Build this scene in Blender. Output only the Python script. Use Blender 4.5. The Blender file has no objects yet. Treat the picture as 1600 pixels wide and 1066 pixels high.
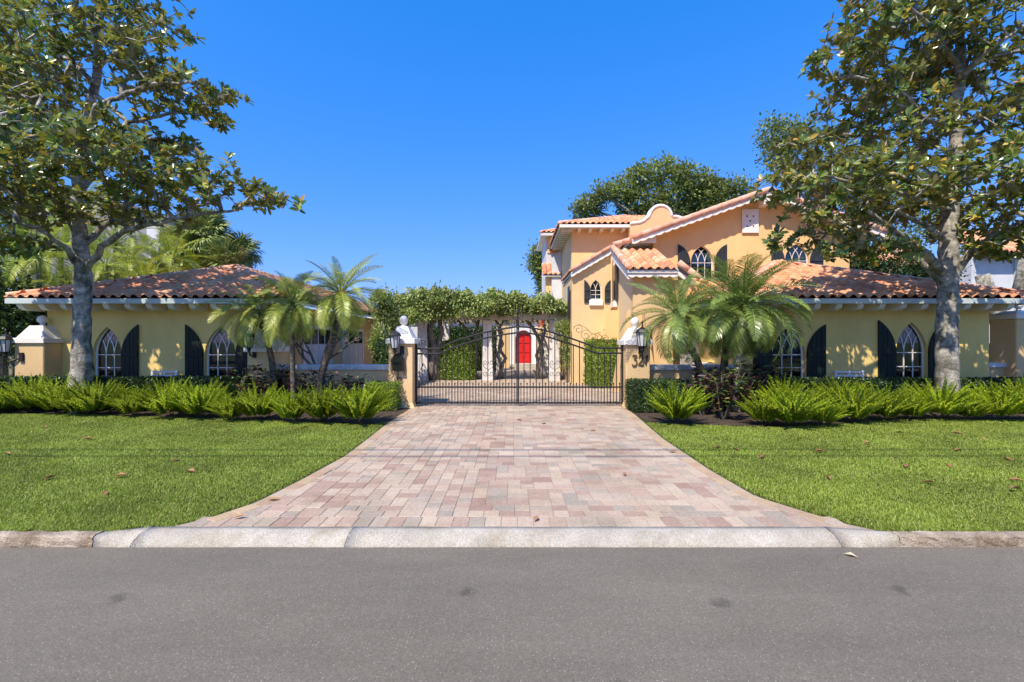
import bpy, math, random
import numpy as np
from mathutils import Vector, Matrix
from mathutils.geometry import tessellate_polygon
R = math.radians
PI = math.pi
SC = bpy.context.scene
COL = SC.collection

# ------------------------------------------------------------------ camera, sky, sun
F = 711.1     # focal length in photo pixels (16 mm lens)
H = 1.7
cam_d = bpy.data.cameras.new("camera")
cam_d.lens = 16.0
cam_d.sensor_width = 36.0
cam_d.clip_start = 0.05
cam_d.clip_end = 2000
cam = bpy.data.objects.new("camera", cam_d)
cam.location = (0, 0, H)
cam.rotation_euler = (R(90), 0, 0)
COL.objects.link(cam)
SC.camera = cam

SUN_EL, SUN_AZ = R(54), R(30)     # azimuth measured from -Y towards -X
sunv = Vector((-math.sin(SUN_AZ) * math.cos(SUN_EL), -math.cos(SUN_AZ) * math.cos(SUN_EL), math.sin(SUN_EL)))
sun_d = bpy.data.lights.new("sun", 'SUN')
sun_d.energy = 4.7
sun_d.angle = R(0.53)
sun_d.color = (1.0, 0.905, 0.75)
sun = bpy.data.objects.new("sun", sun_d)
sun.rotation_euler = sunv.to_track_quat('Z', 'Y').to_euler()
sun.location = (-20, -30, 60)
COL.objects.link(sun)

world = bpy.data.worlds.new("World")
SC.world = world
world.use_nodes = True
wn = world.node_tree.nodes
wl = world.node_tree.links
for n in list(wn):
    wn.remove(n)
sky = wn.new("ShaderNodeTexSky")
sky.sky_type = 'NISHITA'
sky.sun_disc = False
sky.sun_elevation = SUN_EL
sky.sun_rotation = math.atan2(sunv.x, sunv.y)
sky.air_density = 1.0
sky.dust_density = 0.6
sky.ozone_density = 3.0
# the photograph's deep azure: each channel of the sky gets its own response
spl = wn.new("ShaderNodeSeparateColor")
cmb = wn.new("ShaderNodeCombineColor")
def wmath(op, a, b):
    n = wn.new("ShaderNodeMath")
    n.operation = op
    wl.new(a, n.inputs[0])
    n.inputs[1].default_value = b
    return n.outputs[0]
bg = wn.new("ShaderNodeBackground")
bg.inputs['Strength'].default_value = 0.1
wo = wn.new("ShaderNodeOutputWorld")
wl.new(sky.outputs[0], spl.inputs[0])
wl.new(wmath('MAXIMUM', wmath('MULTIPLY', wmath('SUBTRACT', spl.outputs[0], 0.56), 0.80), 0.05), cmb.inputs[0])
wl.new(wmath('MULTIPLY', wmath('POWER', spl.outputs[1], 0.62), 1.64), cmb.inputs[1])
wl.new(wmath('MULTIPLY', wmath('POWER', spl.outputs[2], 0.42), 4.65), cmb.inputs[2])
wl.new(cmb.outputs[0], bg.inputs['Color'])
wl.new(bg.outputs[0], wo.inputs['Surface'])
SC.view_settings.view_transform = 'Standard'
SC.view_settings.look = 'None'
SC.view_settings.exposure = 0.38
SC.view_settings.gamma = 1.0
SC.view_settings.use_curve_mapping = False
SC.cycles.max_bounces = 7
SC.cycles.transparent_max_bounces = 8

# ------------------------------------------------------------------ helpers
def P(px, py, D):
    return Vector(((px - 800) / F * D, D, H + (533 - py) / F * D))

def G(px, py, z=0.0):
    D = F * (H - z) / (py - 533)
    return Vector(((px - 800) / F * D, D, z))

def XX(px, D):
    return (px - 800) / F * D

def ZZ(py, D):
    return H + (533 - py) / F * D

WL = {}     # object name -> world location of its origin

def thing(name, label, cat, loc=(0, 0, 0), group=None):
    o = bpy.data.objects.new(name, None)
    COL.objects.link(o)
    o.location = loc
    o.empty_display_size = 0.1
    o['label'] = label
    o['category'] = cat
    if group:
        o['group'] = group
    WL[o.name] = Vector(loc)
    return o

def tag(o, label, cat, group=None):
    o['label'] = label
    o['category'] = cat
    if group:
        o['group'] = group
    return o

def link_mesh(name, me, parent=None, mat=None, loc=None, kind=None):
    """Mesh in world coordinates (when loc is None it is placed so it stays there)."""
    o = bpy.data.objects.new(name, me)
    COL.objects.link(o)
    if mat is not None and not me.materials:
        me.materials.append(mat)
    if parent is not None:
        o.parent = parent
        pl = WL[parent.name]
        if loc is None:
            o.location = -pl
            WL[o.name] = Vector((0, 0, 0))
        else:
            o.location = Vector(loc) - pl
            WL[o.name] = Vector(loc)
    else:
        if loc is not None:
            o.location = loc
        WL[o.name] = Vector(o.location)
    if kind:
        o['kind'] = kind
    return o

def place(name, me, parent, mw, kind=None):
    """Shared mesh placed by a world matrix."""
    o = bpy.data.objects.new(name, me)
    COL.objects.link(o)
    if parent is not None:
        o.parent = parent
        m = mw.copy()
        m.translation = mw.translation - WL[parent.name]
        o.matrix_basis = m
    else:
        o.matrix_basis = mw
    WL[o.name] = mw.translation.copy()
    if kind:
        o['kind'] = kind
    return o

def np_mesh(name, V, T, mat=None, smooth=False):
    V = np.asarray(V, dtype=np.float32)
    T = np.asarray(T, dtype=np.int32)
    k = T.shape[1]
    me = bpy.data.meshes.new(name)
    me.vertices.add(len(V))
    me.vertices.foreach_set('co', V.ravel())
    me.loops.add(T.size)
    me.loops.foreach_set('vertex_index', T.ravel())
    me.polygons.add(len(T))
    me.polygons.foreach_set('loop_start', np.arange(len(T), dtype=np.int32) * k)
    if smooth:
        me.polygons.foreach_set('use_smooth', np.ones(len(T), dtype=bool))
    me.update(calc_edges=True)
    if mat is not None:
        me.materials.append(mat)
    return me

class MB:
    def __init__(s):
        s.v = []
        s.f = []

    def add(s, vs, fs):
        b = len(s.v)
        s.v += [tuple(v) for v in vs]
        s.f += [tuple(b + i for i in f) for f in fs]
        return s

    def box(s, x0, x1, y0, y1, z0, z1):
        return s.add([(x0, y0, z0), (x1, y0, z0), (x1, y1, z0), (x0, y1, z0), (x0, y0, z1), (x1, y0, z1), (x1, y1, z1), (x0, y1, z1)],
                     [(0, 3, 2, 1), (4, 5, 6, 7), (0, 1, 5, 4), (1, 2, 6, 5), (2, 3, 7, 6), (3, 0, 4, 7)])

    def bbox(s, x0, x1, y0, y1, z0, z1, b=0.01):
        """box with chamfered vertical and top edges"""
        p = [(x0 + b, y0), (x1 - b, y0), (x1, y0 + b), (x1, y1 - b), (x1 - b, y1), (x0 + b, y1), (x0, y1 - b), (x0, y0 + b)]
        q = [(x0 + 2 * b, y0 + b), (x1 - 2 * b, y0 + b), (x1 - b, y0 + 2 * b), (x1 - b, y1 - 2 * b), (x1 - 2 * b, y1 - b), (x0 + 2 * b, y1 - b), (x0 + b, y1 - 2 * b), (x0 + b, y0 + 2 * b)]
        vs = [(a, c, z0) for a, c in p] + [(a, c, z1 - b) for a, c in p] + [(a, c, z1) for a, c in q]
        fs = [tuple(range(7, -1, -1)), tuple(range(16, 24))]
        for i in range(8):
            j = (i + 1) % 8
            fs += [(i, j, 8 + j, 8 + i), (8 + i, 8 + j, 16 + j, 16 + i)]
        return s.add(vs, fs)

    def frustum(s, x0, x1, y0, y1, z0, z1, dx, dy):
        return s.add([(x0, y0, z0), (x1, y0, z0), (x1, y1, z0), (x0, y1, z0), (x0 + dx, y0 + dy, z1), (x1 - dx, y0 + dy, z1), (x1 - dx, y1 - dy, z1), (x0 + dx, y1 - dy, z1)],
                     [(0, 3, 2, 1), (4, 5, 6, 7), (0, 1, 5, 4), (1, 2, 6, 5), (2, 3, 7, 6), (3, 0, 4, 7)])

    def tube(s, pts, rad, n=6, cap=True, rough=0.0, seed=0):
        pts = [Vector(p) for p in pts]
        if not isinstance(rad, (list, tuple)):
            rad = [rad] * len(pts)
        rng = random.Random(seed)
        vs, fs = [], []
        t0 = (pts[1] - pts[0]).normalized()
        a = t0.orthogonal().normalized()
        for i, p in enumerate(pts):
            if i == 0:
                t = t0
            elif i == len(pts) - 1:
                t = (pts[i] - pts[i - 1]).normalized()
            else:
                t = (pts[i + 1] - pts[i - 1]).normalized()
            a = (a - t * a.dot(t))
            a = a.normalized() if a.length > 1e-6 else t.orthogonal().normalized()
            b = t.cross(a)
            for k in range(n):
                w = 2 * PI * k / n
                r = rad[i] * (1 + rough * rng.uniform(-1, 1))
                vs.append(p + (a * math.cos(w) + b * math.sin(w)) * r)
        for i in range(len(pts) - 1):
            for k in range(n):
                j = (k + 1) % n
                fs.append((i * n + k, i * n + j, (i + 1) * n + j, (i + 1) * n + k))
        if cap:
            fs.append(tuple(range(n - 1, -1, -1)))
            fs.append(tuple((len(pts) - 1) * n + k for k in range(n)))
        return s.add(vs, fs)

    def lathe(s, c, prof, n=16, squash=1.0):
        vs, fs = [], []
        for r, z in prof:
            for k in range(n):
                w = 2 * PI * k / n
                vs.append((c[0] + r * math.cos(w), c[1] + r * math.sin(w) * squash, c[2] + z))
        for i in range(len(prof) - 1):
            for k in range(n):
                j = (k + 1) % n
                fs.append((i * n + k, i * n + j, (i + 1) * n + j, (i + 1) * n + k))
        fs.append(tuple(range(n - 1, -1, -1)))
        fs.append(tuple((len(prof) - 1) * n + k for k in range(n)))
        return s.add(vs, fs)

    def plate(s, outer, holes, y0, y1):
        """flat plate in the XZ plane with holes, from y0 (front) to y1 (back)"""
        loops = [outer] + list(holes)
        allp = [p for l in loops for p in l]
        tris = tessellate_polygon([[Vector((p[0], p[1], 0)) for p in l] for l in loops])
        n = len(allp)
        vs = [(p[0], y0, p[1]) for p in allp] + [(p[0], y1, p[1]) for p in allp]
        fs = []
        for t in tris:
            a, b, c = t
            ar = (allp[b][0] - allp[a][0]) * (allp[c][1] - allp[a][1]) - (allp[c][0] - allp[a][0]) * (allp[b][1] - allp[a][1])
            if ar < 0:
                a, c = c, a
            fs.append((a, b, c))
            fs.append((n + c, n + b, n + a))
        k = 0
        for li, l in enumerate(loops):
            m = len(l)
            area = sum(l[i][0] * l[(i + 1) % m][1] - l[(i + 1) % m][0] * l[i][1] for i in range(m))
            ccw = area > 0
            if li > 0:
                ccw = not ccw
            for i in range(m):
                a, b = k + i, k + (i + 1) % m
                fs.append((a, n + a, n + b, b) if ccw else (b, n + b, n + a, a))
            k += m
        return s.add(vs, fs)

    def xform(s, m):
        s.v = [tuple(m @ Vector(v)) for v in s.v]
        return s

    def mesh(s, name, mat=None, smooth=False):
        me = bpy.data.meshes.new(name)
        me.from_pydata(s.v, [], s.f)
        if smooth:
            me.polygons.foreach_set('use_smooth', [True] * len(me.polygons))
        me.update()
        if mat is not None:
            me.materials.append(mat)
        return me

    def build(s, name, mat, parent=None, smooth=False, kind=None):
        return link_mesh(name, s.mesh(name, mat, smooth), parent, None, None, kind)

# ------------------------------------------------------------------ materials
def nt(name):
    m = bpy.data.materials.new(name)
    m.use_nodes = True
    t = m.node_tree
    p = t.nodes.get('Principled BSDF')
    return m, t, p

def ramp(t, cols, pos=None, interp='LINEAR'):
    r = t.nodes.new('ShaderNodeValToRGB')
    e = r.color_ramp.elements
    k = len(cols)
    pos = pos or [i / (k - 1) if k > 1 else 0 for i in range(k)]
    while len(e) < k:
        e.new(0.5)
    for i in range(k):
        e[i].position = pos[i]
        e[i].color = (*cols[i], 1)
    r.color_ramp.interpolation = interp
    return r

def noise(t, scale, detail=4, rough=0.55, vec=None):
    n = t.nodes.new('ShaderNodeTexNoise')
    n.inputs['Scale'].default_value = scale
    n.inputs['Detail'].default_value = detail
    n.inputs['Roughness'].default_value = rough
    if vec is not None:
        t.links.new(vec, n.inputs['Vector'])
    return n

def mul(t, a, b, fac=1.0, mode='MULTIPLY'):
    m = t.nodes.new('ShaderNodeMix')
    m.data_type = 'RGBA'
    m.blend_type = mode
    m.inputs[0].default_value = fac
    t.links.new(a, m.inputs[6])
    t.links.new(b, m.inputs[7])
    return m.outputs[2]

def posn(t, scl=None):
    g = t.nodes.new('ShaderNodeNewGeometry')
    if scl is None:
        return g.outputs['Position']
    mp = t.nodes.new('ShaderNodeMapping')
    mp.inputs['Scale'].default_value = scl
    t.links.new(g.outputs['Position'], mp.inputs['Vector'])
    return mp.outputs['Vector']

def island(t):
    g = t.nodes.new('ShaderNodeNewGeometry')
    oi = t.nodes.new('ShaderNodeObjectInfo')
    a = t.nodes.new('ShaderNodeMath')
    a.operation = 'ADD'
    t.links.new(g.outputs['Random Per Island'], a.inputs[0])
    t.links.new(oi.outputs['Random'], a.inputs[1])
    fr = t.nodes.new('ShaderNodeMath')
    fr.operation = 'FRACT'
    t.links.new(a.outputs[0], fr.inputs[0])
    return fr.outputs[0]

def mat_surf(name, cols, scale=2.0, rough=0.8, bump=0.3, bscale=80, vary=0.15, vscale=0.8, spec=0.3, metal=0.0, isl=False, pos=None,
             scl=None, dist=0.01, fine=None, interp='LINEAR', stain=None):
    m, t, p = nt(name)
    vec = posn(t, scl)
    if isl:
        fac = island(t)
    else:
        fac = noise(t, scale, 5, 0.6, vec).outputs['Fac']
        if pos is None and len(cols) == 2:
            pos = [0.35, 0.65]
    r = ramp(t, cols, pos, interp)
    t.links.new(fac, r.inputs['Fac'])
    c = r.outputs['Color']
    v = noise(t, vscale, 6, 0.65, vec)
    rv = ramp(t, [(1 - vary,) * 3, (1 + vary,) * 3], [0.3, 0.7])
    t.links.new(v.outputs['Fac'], rv.inputs['Fac'])
    c = mul(t, c, rv.outputs['Color'])
    if fine:
        v2 = noise(t, fine[0], 3, 0.7, vec)
        r2 = ramp(t, [(1 - fine[1],) * 3, (1 + fine[1],) * 3], [0.35, 0.65])
        t.links.new(v2.outputs['Fac'], r2.inputs['Fac'])
        c = mul(t, c, r2.outputs['Color'])
    if stain:
        v3 = noise(t, stain[0], 8, 0.7, posn(t, (1, 1, 0.35)))
        r3 = ramp(t, [stain[1], (1, 1, 1)], [0.38, 0.52])
        t.links.new(v3.outputs['Fac'], r3.inputs['Fac'])
        c = mul(t, c, r3.outputs['Color'])
    t.links.new(c, p.inputs['Base Color'])
    p.inputs['Roughness'].default_value = rough
    p.inputs['Specular IOR Level'].default_value = spec
    p.inputs['Metallic'].default_value = metal
    if bump:
        b = t.nodes.new('ShaderNodeBump')
        b.inputs['Strength'].default_value = bump
        b.inputs['Distance'].default_value = dist
        n2 = noise(t, bscale, 4, 0.6, vec)
        t.links.new(n2.outputs['Fac'], b.inputs['Height'])
        t.links.new(b.outputs['Normal'], p.inputs['Normal'])
    return m

def mat_leaf(name, cols, pos=None, rough=0.4, transl=0.3, tcol=None, under=None, spec=0.5, vary=0.2, vscale=1.5):
    m, t, p = nt(name)
    fac = island(t)
    r = ramp(t, cols, pos)
    t.links.new(fac, r.inputs['Fac'])
    c = r.outputs['Color']
    v = noise(t, vscale, 3, 0.6, posn(t))
    rv = ramp(t, [(1 - vary,) * 3, (1 + vary,) * 3], [0.35, 0.65])
    t.links.new(v.outputs['Fac'], rv.inputs['Fac'])
    c = mul(t, c, rv.outputs['Color'])
    if under:
        g = t.nodes.new('ShaderNodeNewGeometry')
        mx = t.nodes.new('ShaderNodeMix')
        mx.data_type = 'RGBA'
        t.links.new(g.outputs['Backfacing'], mx.inputs[0])
        t.links.new(c, mx.inputs[6])
        mx.inputs[7].default_value = (*under, 1)
        c = mx.outputs[2]
    t.links.new(c, p.inputs['Base Color'])
    p.inputs['Roughness'].default_value = rough
    p.inputs['Specular IOR Level'].default_value = spec
    if transl:
        tr = t.nodes.new('ShaderNodeBsdfTranslucent')
        ad = t.nodes.new('ShaderNodeMixShader')
        ad.inputs[0].default_value = transl
        if tcol:
            tc = t.nodes.new('ShaderNodeRGB')
            tc.outputs[0].default_value = (*tcol, 1)
            c2 = mul(t, c, tc.outputs[0], 1.0, 'MULTIPLY')
            t.links.new(c2, tr.inputs['Color'])
        else:
            t.links.new(c, tr.inputs['Color'])
        out = t.nodes.get('Material Output')
        t.links.new(p.outputs[0], ad.inputs[1])
        t.links.new(tr.outputs[0], ad.inputs[2])
        t.links.new(ad.outputs[0], out.inputs['Surface'])
    return m

M = {}
M['stucco'] = mat_surf('stucco_yellow', [(0.74, 0.51, 0.26), (0.80, 0.565, 0.30)], 0.6, 0.9, 0.8, 28, 0.10, 0.5, 0.15, stain=(0.5, (0.9, 0.9, 0.88)))
M['stucco_pale_sunlit'] = mat_surf('stucco_pale_sunlit', [(0.76, 0.56, 0.33), (0.82, 0.61, 0.37)], 0.6, 0.9, 0.8, 28, 0.10, 0.5, 0.15)  # paler copy for west-facing walls; their sunlit tone is put into the colour
M['stucco_orange_shaded'] = mat_surf('stucco_orange_shaded', [(0.85, 0.54, 0.24), (0.89, 0.58, 0.27)], 0.6, 0.9, 0.8, 28, 0.10, 0.5, 0.15)  # same stucco, with warm shade of eaves and recesses put into the colour
M['wing'] = mat_surf('stucco_wing', [(0.87, 0.62, 0.21), (0.90, 0.66, 0.24)], 0.6, 0.9, 0.8, 28, 0.10, 0.5, 0.15, stain=(0.5, (0.9, 0.9, 0.88)))
M['white'] = mat_surf('white_paint', [(0.82, 0.77, 0.71), (0.88, 0.83, 0.77)], 2.0, 0.6, 0.15, 60, 0.05, 0.8)
M['whitewall'] = mat_surf('white_render', [(0.62, 0.62, 0.64), (0.7, 0.7, 0.71)], 1.0, 0.85, 0.2, 50, 0.07, 0.5)
M['fascia'] = mat_surf('fascia_paint', [(0.50, 0.58, 0.56), (0.58, 0.64, 0.62)], 2.0, 0.5, 0.1, 60, 0.05, 0.8)
M['cap'] = mat_surf('painted_cap_stone', [(0.55, 0.57, 0.62), (0.78, 0.78, 0.78)], 4.0, 0.7, 0.3, 40, 0.1, 2.0, stain=(3.0, (0.7, 0.72, 0.78)))
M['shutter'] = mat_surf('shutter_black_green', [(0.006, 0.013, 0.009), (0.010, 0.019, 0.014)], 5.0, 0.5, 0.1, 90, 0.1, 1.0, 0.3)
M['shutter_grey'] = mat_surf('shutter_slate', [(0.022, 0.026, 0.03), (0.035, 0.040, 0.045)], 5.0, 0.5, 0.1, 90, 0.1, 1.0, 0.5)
M['iron'] = mat_surf('black_iron', [(0.010, 0.010, 0.011), (0.022, 0.020, 0.019)], 8.0, 0.5, 0.2, 120, 0.1, 3.0, 0.5)
M['rust'] = mat_surf('rusted_metal', [(0.05, 0.035, 0.02), (0.16, 0.09, 0.04)], 25.0, 0.7, 0.3, 200, 0.1, 3.0, 0.4)
M['lampglass'] = mat_surf('frosted_lamp_glass', [(0.5, 0.52, 0.55), (0.62, 0.64, 0.66)], 3.0, 0.25, 0, 10, 0.05, 1, 0.6)
M['red'] = mat_surf('red_door_paint', [(0.62, 0.012, 0.012), (0.68, 0.018, 0.016)], 3.0, 0.4, 0.1, 90, 0.05, 1.0, 0.5)
M['door'] = mat_surf('garage_door_paint', [(0.60, 0.58, 0.60), (0.66, 0.64, 0.65)], 2.0, 0.6, 0.1, 90, 0.05, 1.0)
M['wood'] = mat_surf('weathered_wood', [(0.20, 0.17, 0.14), (0.36, 0.31, 0.27)], 5.0, 0.85, 0.4, 60, 0.12, 1.5, scl=(0.4, 3, 3))
M['bluepaint'] = mat_surf('far_wall_grey', [(0.27, 0.26, 0.28), (0.32, 0.31, 0.32)], 0.5, 0.8, 0.15, 30, 0.06, 0.4)
M['greyroof'] = mat_surf('far_roof_grey', [(0.11, 0.11, 0.12), (0.16, 0.155, 0.15)], 3.0, 0.85, 0.3, 40, 0.1, 1)
M['soil'] = mat_surf('mulch_soil', [(0.035, 0.025, 0.018), (0.12, 0.085, 0.06)], 18.0, 0.95, 0.8, 60, 0.25, 2.0, dist=0.03)
M['bark'] = mat_surf('magnolia_bark', [(0.20, 0.18, 0.145), (0.50, 0.46, 0.39)], 5.0, 0.9, 0.7, 28, 0.22, 2.5, 0.2, scl=(1, 1, 1.5), dist=0.03,
                     fine=(22, 0.3), stain=(5.0, (0.38, 0.40, 0.34)))
M['bark2'] = mat_surf('vine_bark', [(0.15, 0.12, 0.09), (0.36, 0.31, 0.25)], 4.0, 0.95, 0.9, 20, 0.2, 2.0, 0.2, scl=(4, 4, 0.8), dist=0.04)
M['palmbark'] = mat_surf('palm_trunk', [(0.07, 0.055, 0.045), (0.27, 0.22, 0.17)], 3.0, 0.95, 1.0, 10, 0.25, 3.0, 0.2, scl=(3, 3, 12), dist=0.04)
M['palmbark_pale'] = mat_surf('palm_trunk_pale', [(0.22, 0.20, 0.17), (0.42, 0.39, 0.34)], 3.0, 0.95, 1.0, 10, 0.2, 3.0, 0.2, scl=(3, 3, 12), dist=0.03)
TILE_C = [(0.68, 0.30, 0.15), (0.74, 0.37, 0.19), (0.62, 0.25, 0.13), (0.78, 0.42, 0.24), (0.70, 0.33, 0.165), (0.79, 0.46, 0.28), (0.52, 0.22, 0.125), (0.74, 0.37, 0.20)]
M['tile'] = mat_surf('clay_roof_tile', TILE_C, 1, 0.85, 0.3, 60, 0.14, 1.5, 0.2, isl=True, fine=(14, 0.14))
M['ridge'] = mat_surf('clay_ridge_tile', [(0.68, 0.36, 0.24), (0.76, 0.48, 0.36), (0.62, 0.30, 0.18), (0.72, 0.42, 0.30)], 1, 0.85, 0.3, 60, 0.1, 1.5, 0.2, isl=True, fine=(14, 0.12))
M['deck'] = mat_surf('roof_underlay', [(0.16, 0.07, 0.045), (0.26, 0.11, 0.06)], 3, 0.95, 0.3, 30)
PAV_C = [(0.47, 0.36, 0.265), (0.38, 0.265, 0.20), (0.52, 0.42, 0.31), (0.48, 0.37, 0.27), (0.32, 0.275, 0.22), (0.51, 0.40, 0.30), (0.35, 0.235, 0.18), (0.49, 0.375, 0.28), (0.40, 0.33, 0.26), (0.50, 0.395, 0.29)]
M['paver'] = mat_surf('driveway_paver', PAV_C, 1, 0.85, 0.5, 120, 0.12, 0.9, 0.25, isl=True, fine=(30, 0.14), stain=(1.1, (0.86, 0.84, 0.80)))
M['paver_tan'] = mat_surf('driveway_border_paver', [(0.42, 0.30, 0.18), (0.47, 0.35, 0.22), (0.40, 0.27, 0.18), (0.45, 0.36, 0.27)], 1, 0.85, 0.35, 120, 0.12, 1.2, 0.25, isl=True, fine=(40, 0.12))
M['joint'] = mat_surf('joint_sand', [(0.34, 0.27, 0.21), (0.44, 0.36, 0.28)], 8, 0.95, 0.4, 150)
M['concrete'] = mat_surf('kerb_concrete', [(0.40, 0.36, 0.295), (0.50, 0.46, 0.385)], 3.0, 0.9, 1.0, 70, 0.16, 1.6, 0.2, fine=(85, 0.26), stain=(2.2, (0.84, 0.80, 0.74)), dist=0.01)
M['oldkerb'] = mat_surf('old_kerb_stone', [(0.33, 0.26, 0.19), (0.54, 0.44, 0.34)], 3.5, 0.92, 1.0, 60, 0.2, 2.0, 0.2, fine=(70, 0.2), stain=(2.5, (0.6, 0.55, 0.5)), dist=0.02)
M['glass_dark'] = None

def mat_glass(name, col=(0.006, 0.008, 0.009), ior=1.9):
    m, t, p = nt(name)
    p.inputs['Base Color'].default_value = (*col, 1)
    p.inputs['Roughness'].default_value = 0.02
    p.inputs['IOR'].default_value = ior
    return m
M['glass_dark'] = mat_glass('window_glass')

def mat_asphalt():
    m, t, p = nt('asphalt')
    vec = posn(t)
    n1 = noise(t, 1.1, 6, 0.6, posn(t, (0.35, 1.0, 1)))
    r1 = ramp(t, [(0.160, 0.138, 0.106), (0.182, 0.158, 0.124)], [0.3, 0.7])
    t.links.new(n1.outputs['Fac'], r1.inputs['Fac'])
    n2 = noise(t, 95, 3, 0.75, vec)
    r2 = ramp(t, [(0.68,) * 3, (1.34,) * 3], [0.3, 0.72])
    t.links.new(n2.outputs['Fac'], r2.inputs['Fac'])
    c = mul(t, r1.outputs['Color'], r2.outputs['Color'])
    # pale stone chips
    vo = t.nodes.new('ShaderNodeTexVoronoi')
    vo.inputs['Scale'].default_value = 42
    t.links.new(vec, vo.inputs['Vector'])
    vo.voronoi_dimensions = '2D'
    rc = ramp(t, [(1, 1, 1), (0, 0, 0)], [0.10, 0.20])
    t.links.new(vo.outputs['Distance'], rc.inputs['Fac'])
    sep = t.nodes.new('ShaderNodeSeparateColor')
    t.links.new(vo.outputs['Color'], sep.inputs[0])
    gt = t.nodes.new('ShaderNodeMath')
    gt.operation = 'GREATER_THAN'
    gt.inputs[1].default_value = 0.86
    t.links.new(sep.outputs[0], gt.inputs[0])
    mm = t.nodes.new('ShaderNodeMath')
    mm.operation = 'MULTIPLY'
    t.links.new(rc.outputs['Color'], mm.inputs[0])
    t.links.new(gt.outputs[0], mm.inputs[1])
    mx = t.nodes.new('ShaderNodeMix')
    mx.data_type = 'RGBA'
    t.links.new(mm.outputs[0], mx.inputs[0])
    t.links.new(c, mx.inputs[6])
    mx.inputs[7].default_value = (0.33, 0.30, 0.255, 1)
    c = mx.outputs[2]
    # oil spots
    v2 = t.nodes.new('ShaderNodeTexVoronoi')
    v2.voronoi_dimensions = '2D'
    v2.inputs['Scale'].default_value = 1.0
    nv = noise(t, 9, 3, 0.6, vec)
    ad = t.nodes.new('ShaderNodeMix')
    ad.data_type = 'RGBA'
    ad.blend_type = 'LINEAR_LIGHT'
    ad.inputs[0].default_value = 0.09
    t.links.new(vec, ad.inputs[6])
    t.links.new(nv.outputs['Color'], ad.inputs[7])
    t.links.new(ad.outputs[2], v2.inputs['Vector'])
    r4 = ramp(t, [(0.66,) * 3, (1, 1, 1)], [0.03, 0.085])
    s4 = t.nodes.new('ShaderNodeSeparateColor')
    t.links.new(v2.outputs['Color'], s4.inputs[0])
    a4 = t.nodes.new('ShaderNodeMath')
    a4.operation = 'GREATER_THAN'
    a4.inputs[1].default_value = 0.42
    t.links.new(s4.outputs[1], a4.inputs[0])
    b4 = t.nodes.new('ShaderNodeMath')
    b4.operation = 'ADD'
    t.links.new(a4.outputs[0], b4.inputs[0])
    t.links.new(v2.outputs['Distance'], b4.inputs[1])
    t.links.new(b4.outputs[0], r4.inputs['Fac'])
    n5 = noise(t, 0.55, 5, 0.7, posn(t, (0.5, 1.6, 1)))
    r5 = ramp(t, [(0.86,) * 3, (1.1,) * 3], [0.35, 0.65])
    t.links.new(n5.outputs['Fac'], r5.inputs['Fac'])
    c = mul(t, c, r5.outputs['Color'])
    c = mul(t, c, r4.outputs['Color'])
    t.links.new(c, p.inputs['Base Color'])
    p.inputs['Roughness'].default_value = 0.82
    p.inputs['Specular IOR Level'].default_value = 0.3
    b = t.nodes.new('ShaderNodeBump')
    b.inputs['Strength'].default_value = 0.6
    b.inputs['Distance'].default_value = 0.006
    t.links.new(n2.outputs['Fac'], b.inputs['Height'])
    t.links.new(b.outputs['Normal'], p.inputs['Normal'])
    return m
M['asphalt'] = mat_asphalt()
M['turf'] = mat_surf('turf_ground', [(0.035, 0.045, 0.012), (0.075, 0.095, 0.022)], 6, 0.95, 0.5, 60, 0.2, 0.8)
M['land'] = mat_surf('far_land', [(0.05, 0.08, 0.02), (0.08, 0.11, 0.03)], 0.2, 0.95, 0.2, 5)
M['grass'] = mat_leaf('grass_blade', [(0.15, 0.225, 0.018), (0.26, 0.345, 0.035), (0.34, 0.42, 0.06), (0.44, 0.49, 0.12), (0.20, 0.29, 0.024), (0.58, 0.53, 0.24)], [0, .25, .5, .75, .95, 1.0],
                      0.45, 0.35, None, None, 0.35, 0.22, 0.9)
M['magnolia'] = mat_leaf('magnolia_leaf', [(0.065, 0.12, 0.028), (0.11, 0.18, 0.04), (0.17, 0.25, 0.055), (0.28, 0.34, 0.075), (0.42, 0.44, 0.10), (0.68, 0.46, 0.07), (0.50, 0.23, 0.07)],
                         [0, .32, .55, .75, .87, .94, 1.0], 0.26, 0.32, (1.3, 1.45, 0.55), (0.22, 0.205, 0.075), 0.6, 0.2)
M['fern'] = mat_leaf('foxtail_fern', [(0.30, 0.40, 0.015), (0.40, 0.50, 0.03), (0.52, 0.59, 0.05), (0.20, 0.30, 0.012)], None, 0.5, 0.3, None, None, 0.3, 0.25, 1.1)
M['palm'] = mat_leaf('date_palm_frond', [(0.26, 0.33, 0.045), (0.38, 0.45, 0.07), (0.50, 0.54, 0.11), (0.28, 0.37, 0.05)], None, 0.38, 0.25, None, None, 0.6, 0.2, 1.0)
M['palm_yellow'] = mat_leaf('areca_frond', [(0.24, 0.33, 0.04), (0.40, 0.48, 0.06), (0.52, 0.55, 0.08), (0.20, 0.30, 0.04)], None, 0.4, 0.3, None, None, 0.5, 0.2, 0.6)
M['palm_right'] = mat_leaf('grey_green_frond', [(0.15, 0.23, 0.045), (0.22, 0.31, 0.06), (0.33, 0.42, 0.10), (0.18, 0.27, 0.045)], None, 0.32, 0.22, None, None, 0.7, 0.2, 1.0)
M['fan'] = mat_leaf('fan_palm_leaf', [(0.15, 0.21, 0.06), (0.25, 0.31, 0.09), (0.38, 0.42, 0.13)], None, 0.4, 0.25, None, None, 0.5, 0.2, 0.6)
M['deadpalm'] = mat_leaf('dry_frond', [(0.36, 0.22, 0.09), (0.46, 0.29, 0.13)], None, 0.7, 0.2)
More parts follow.
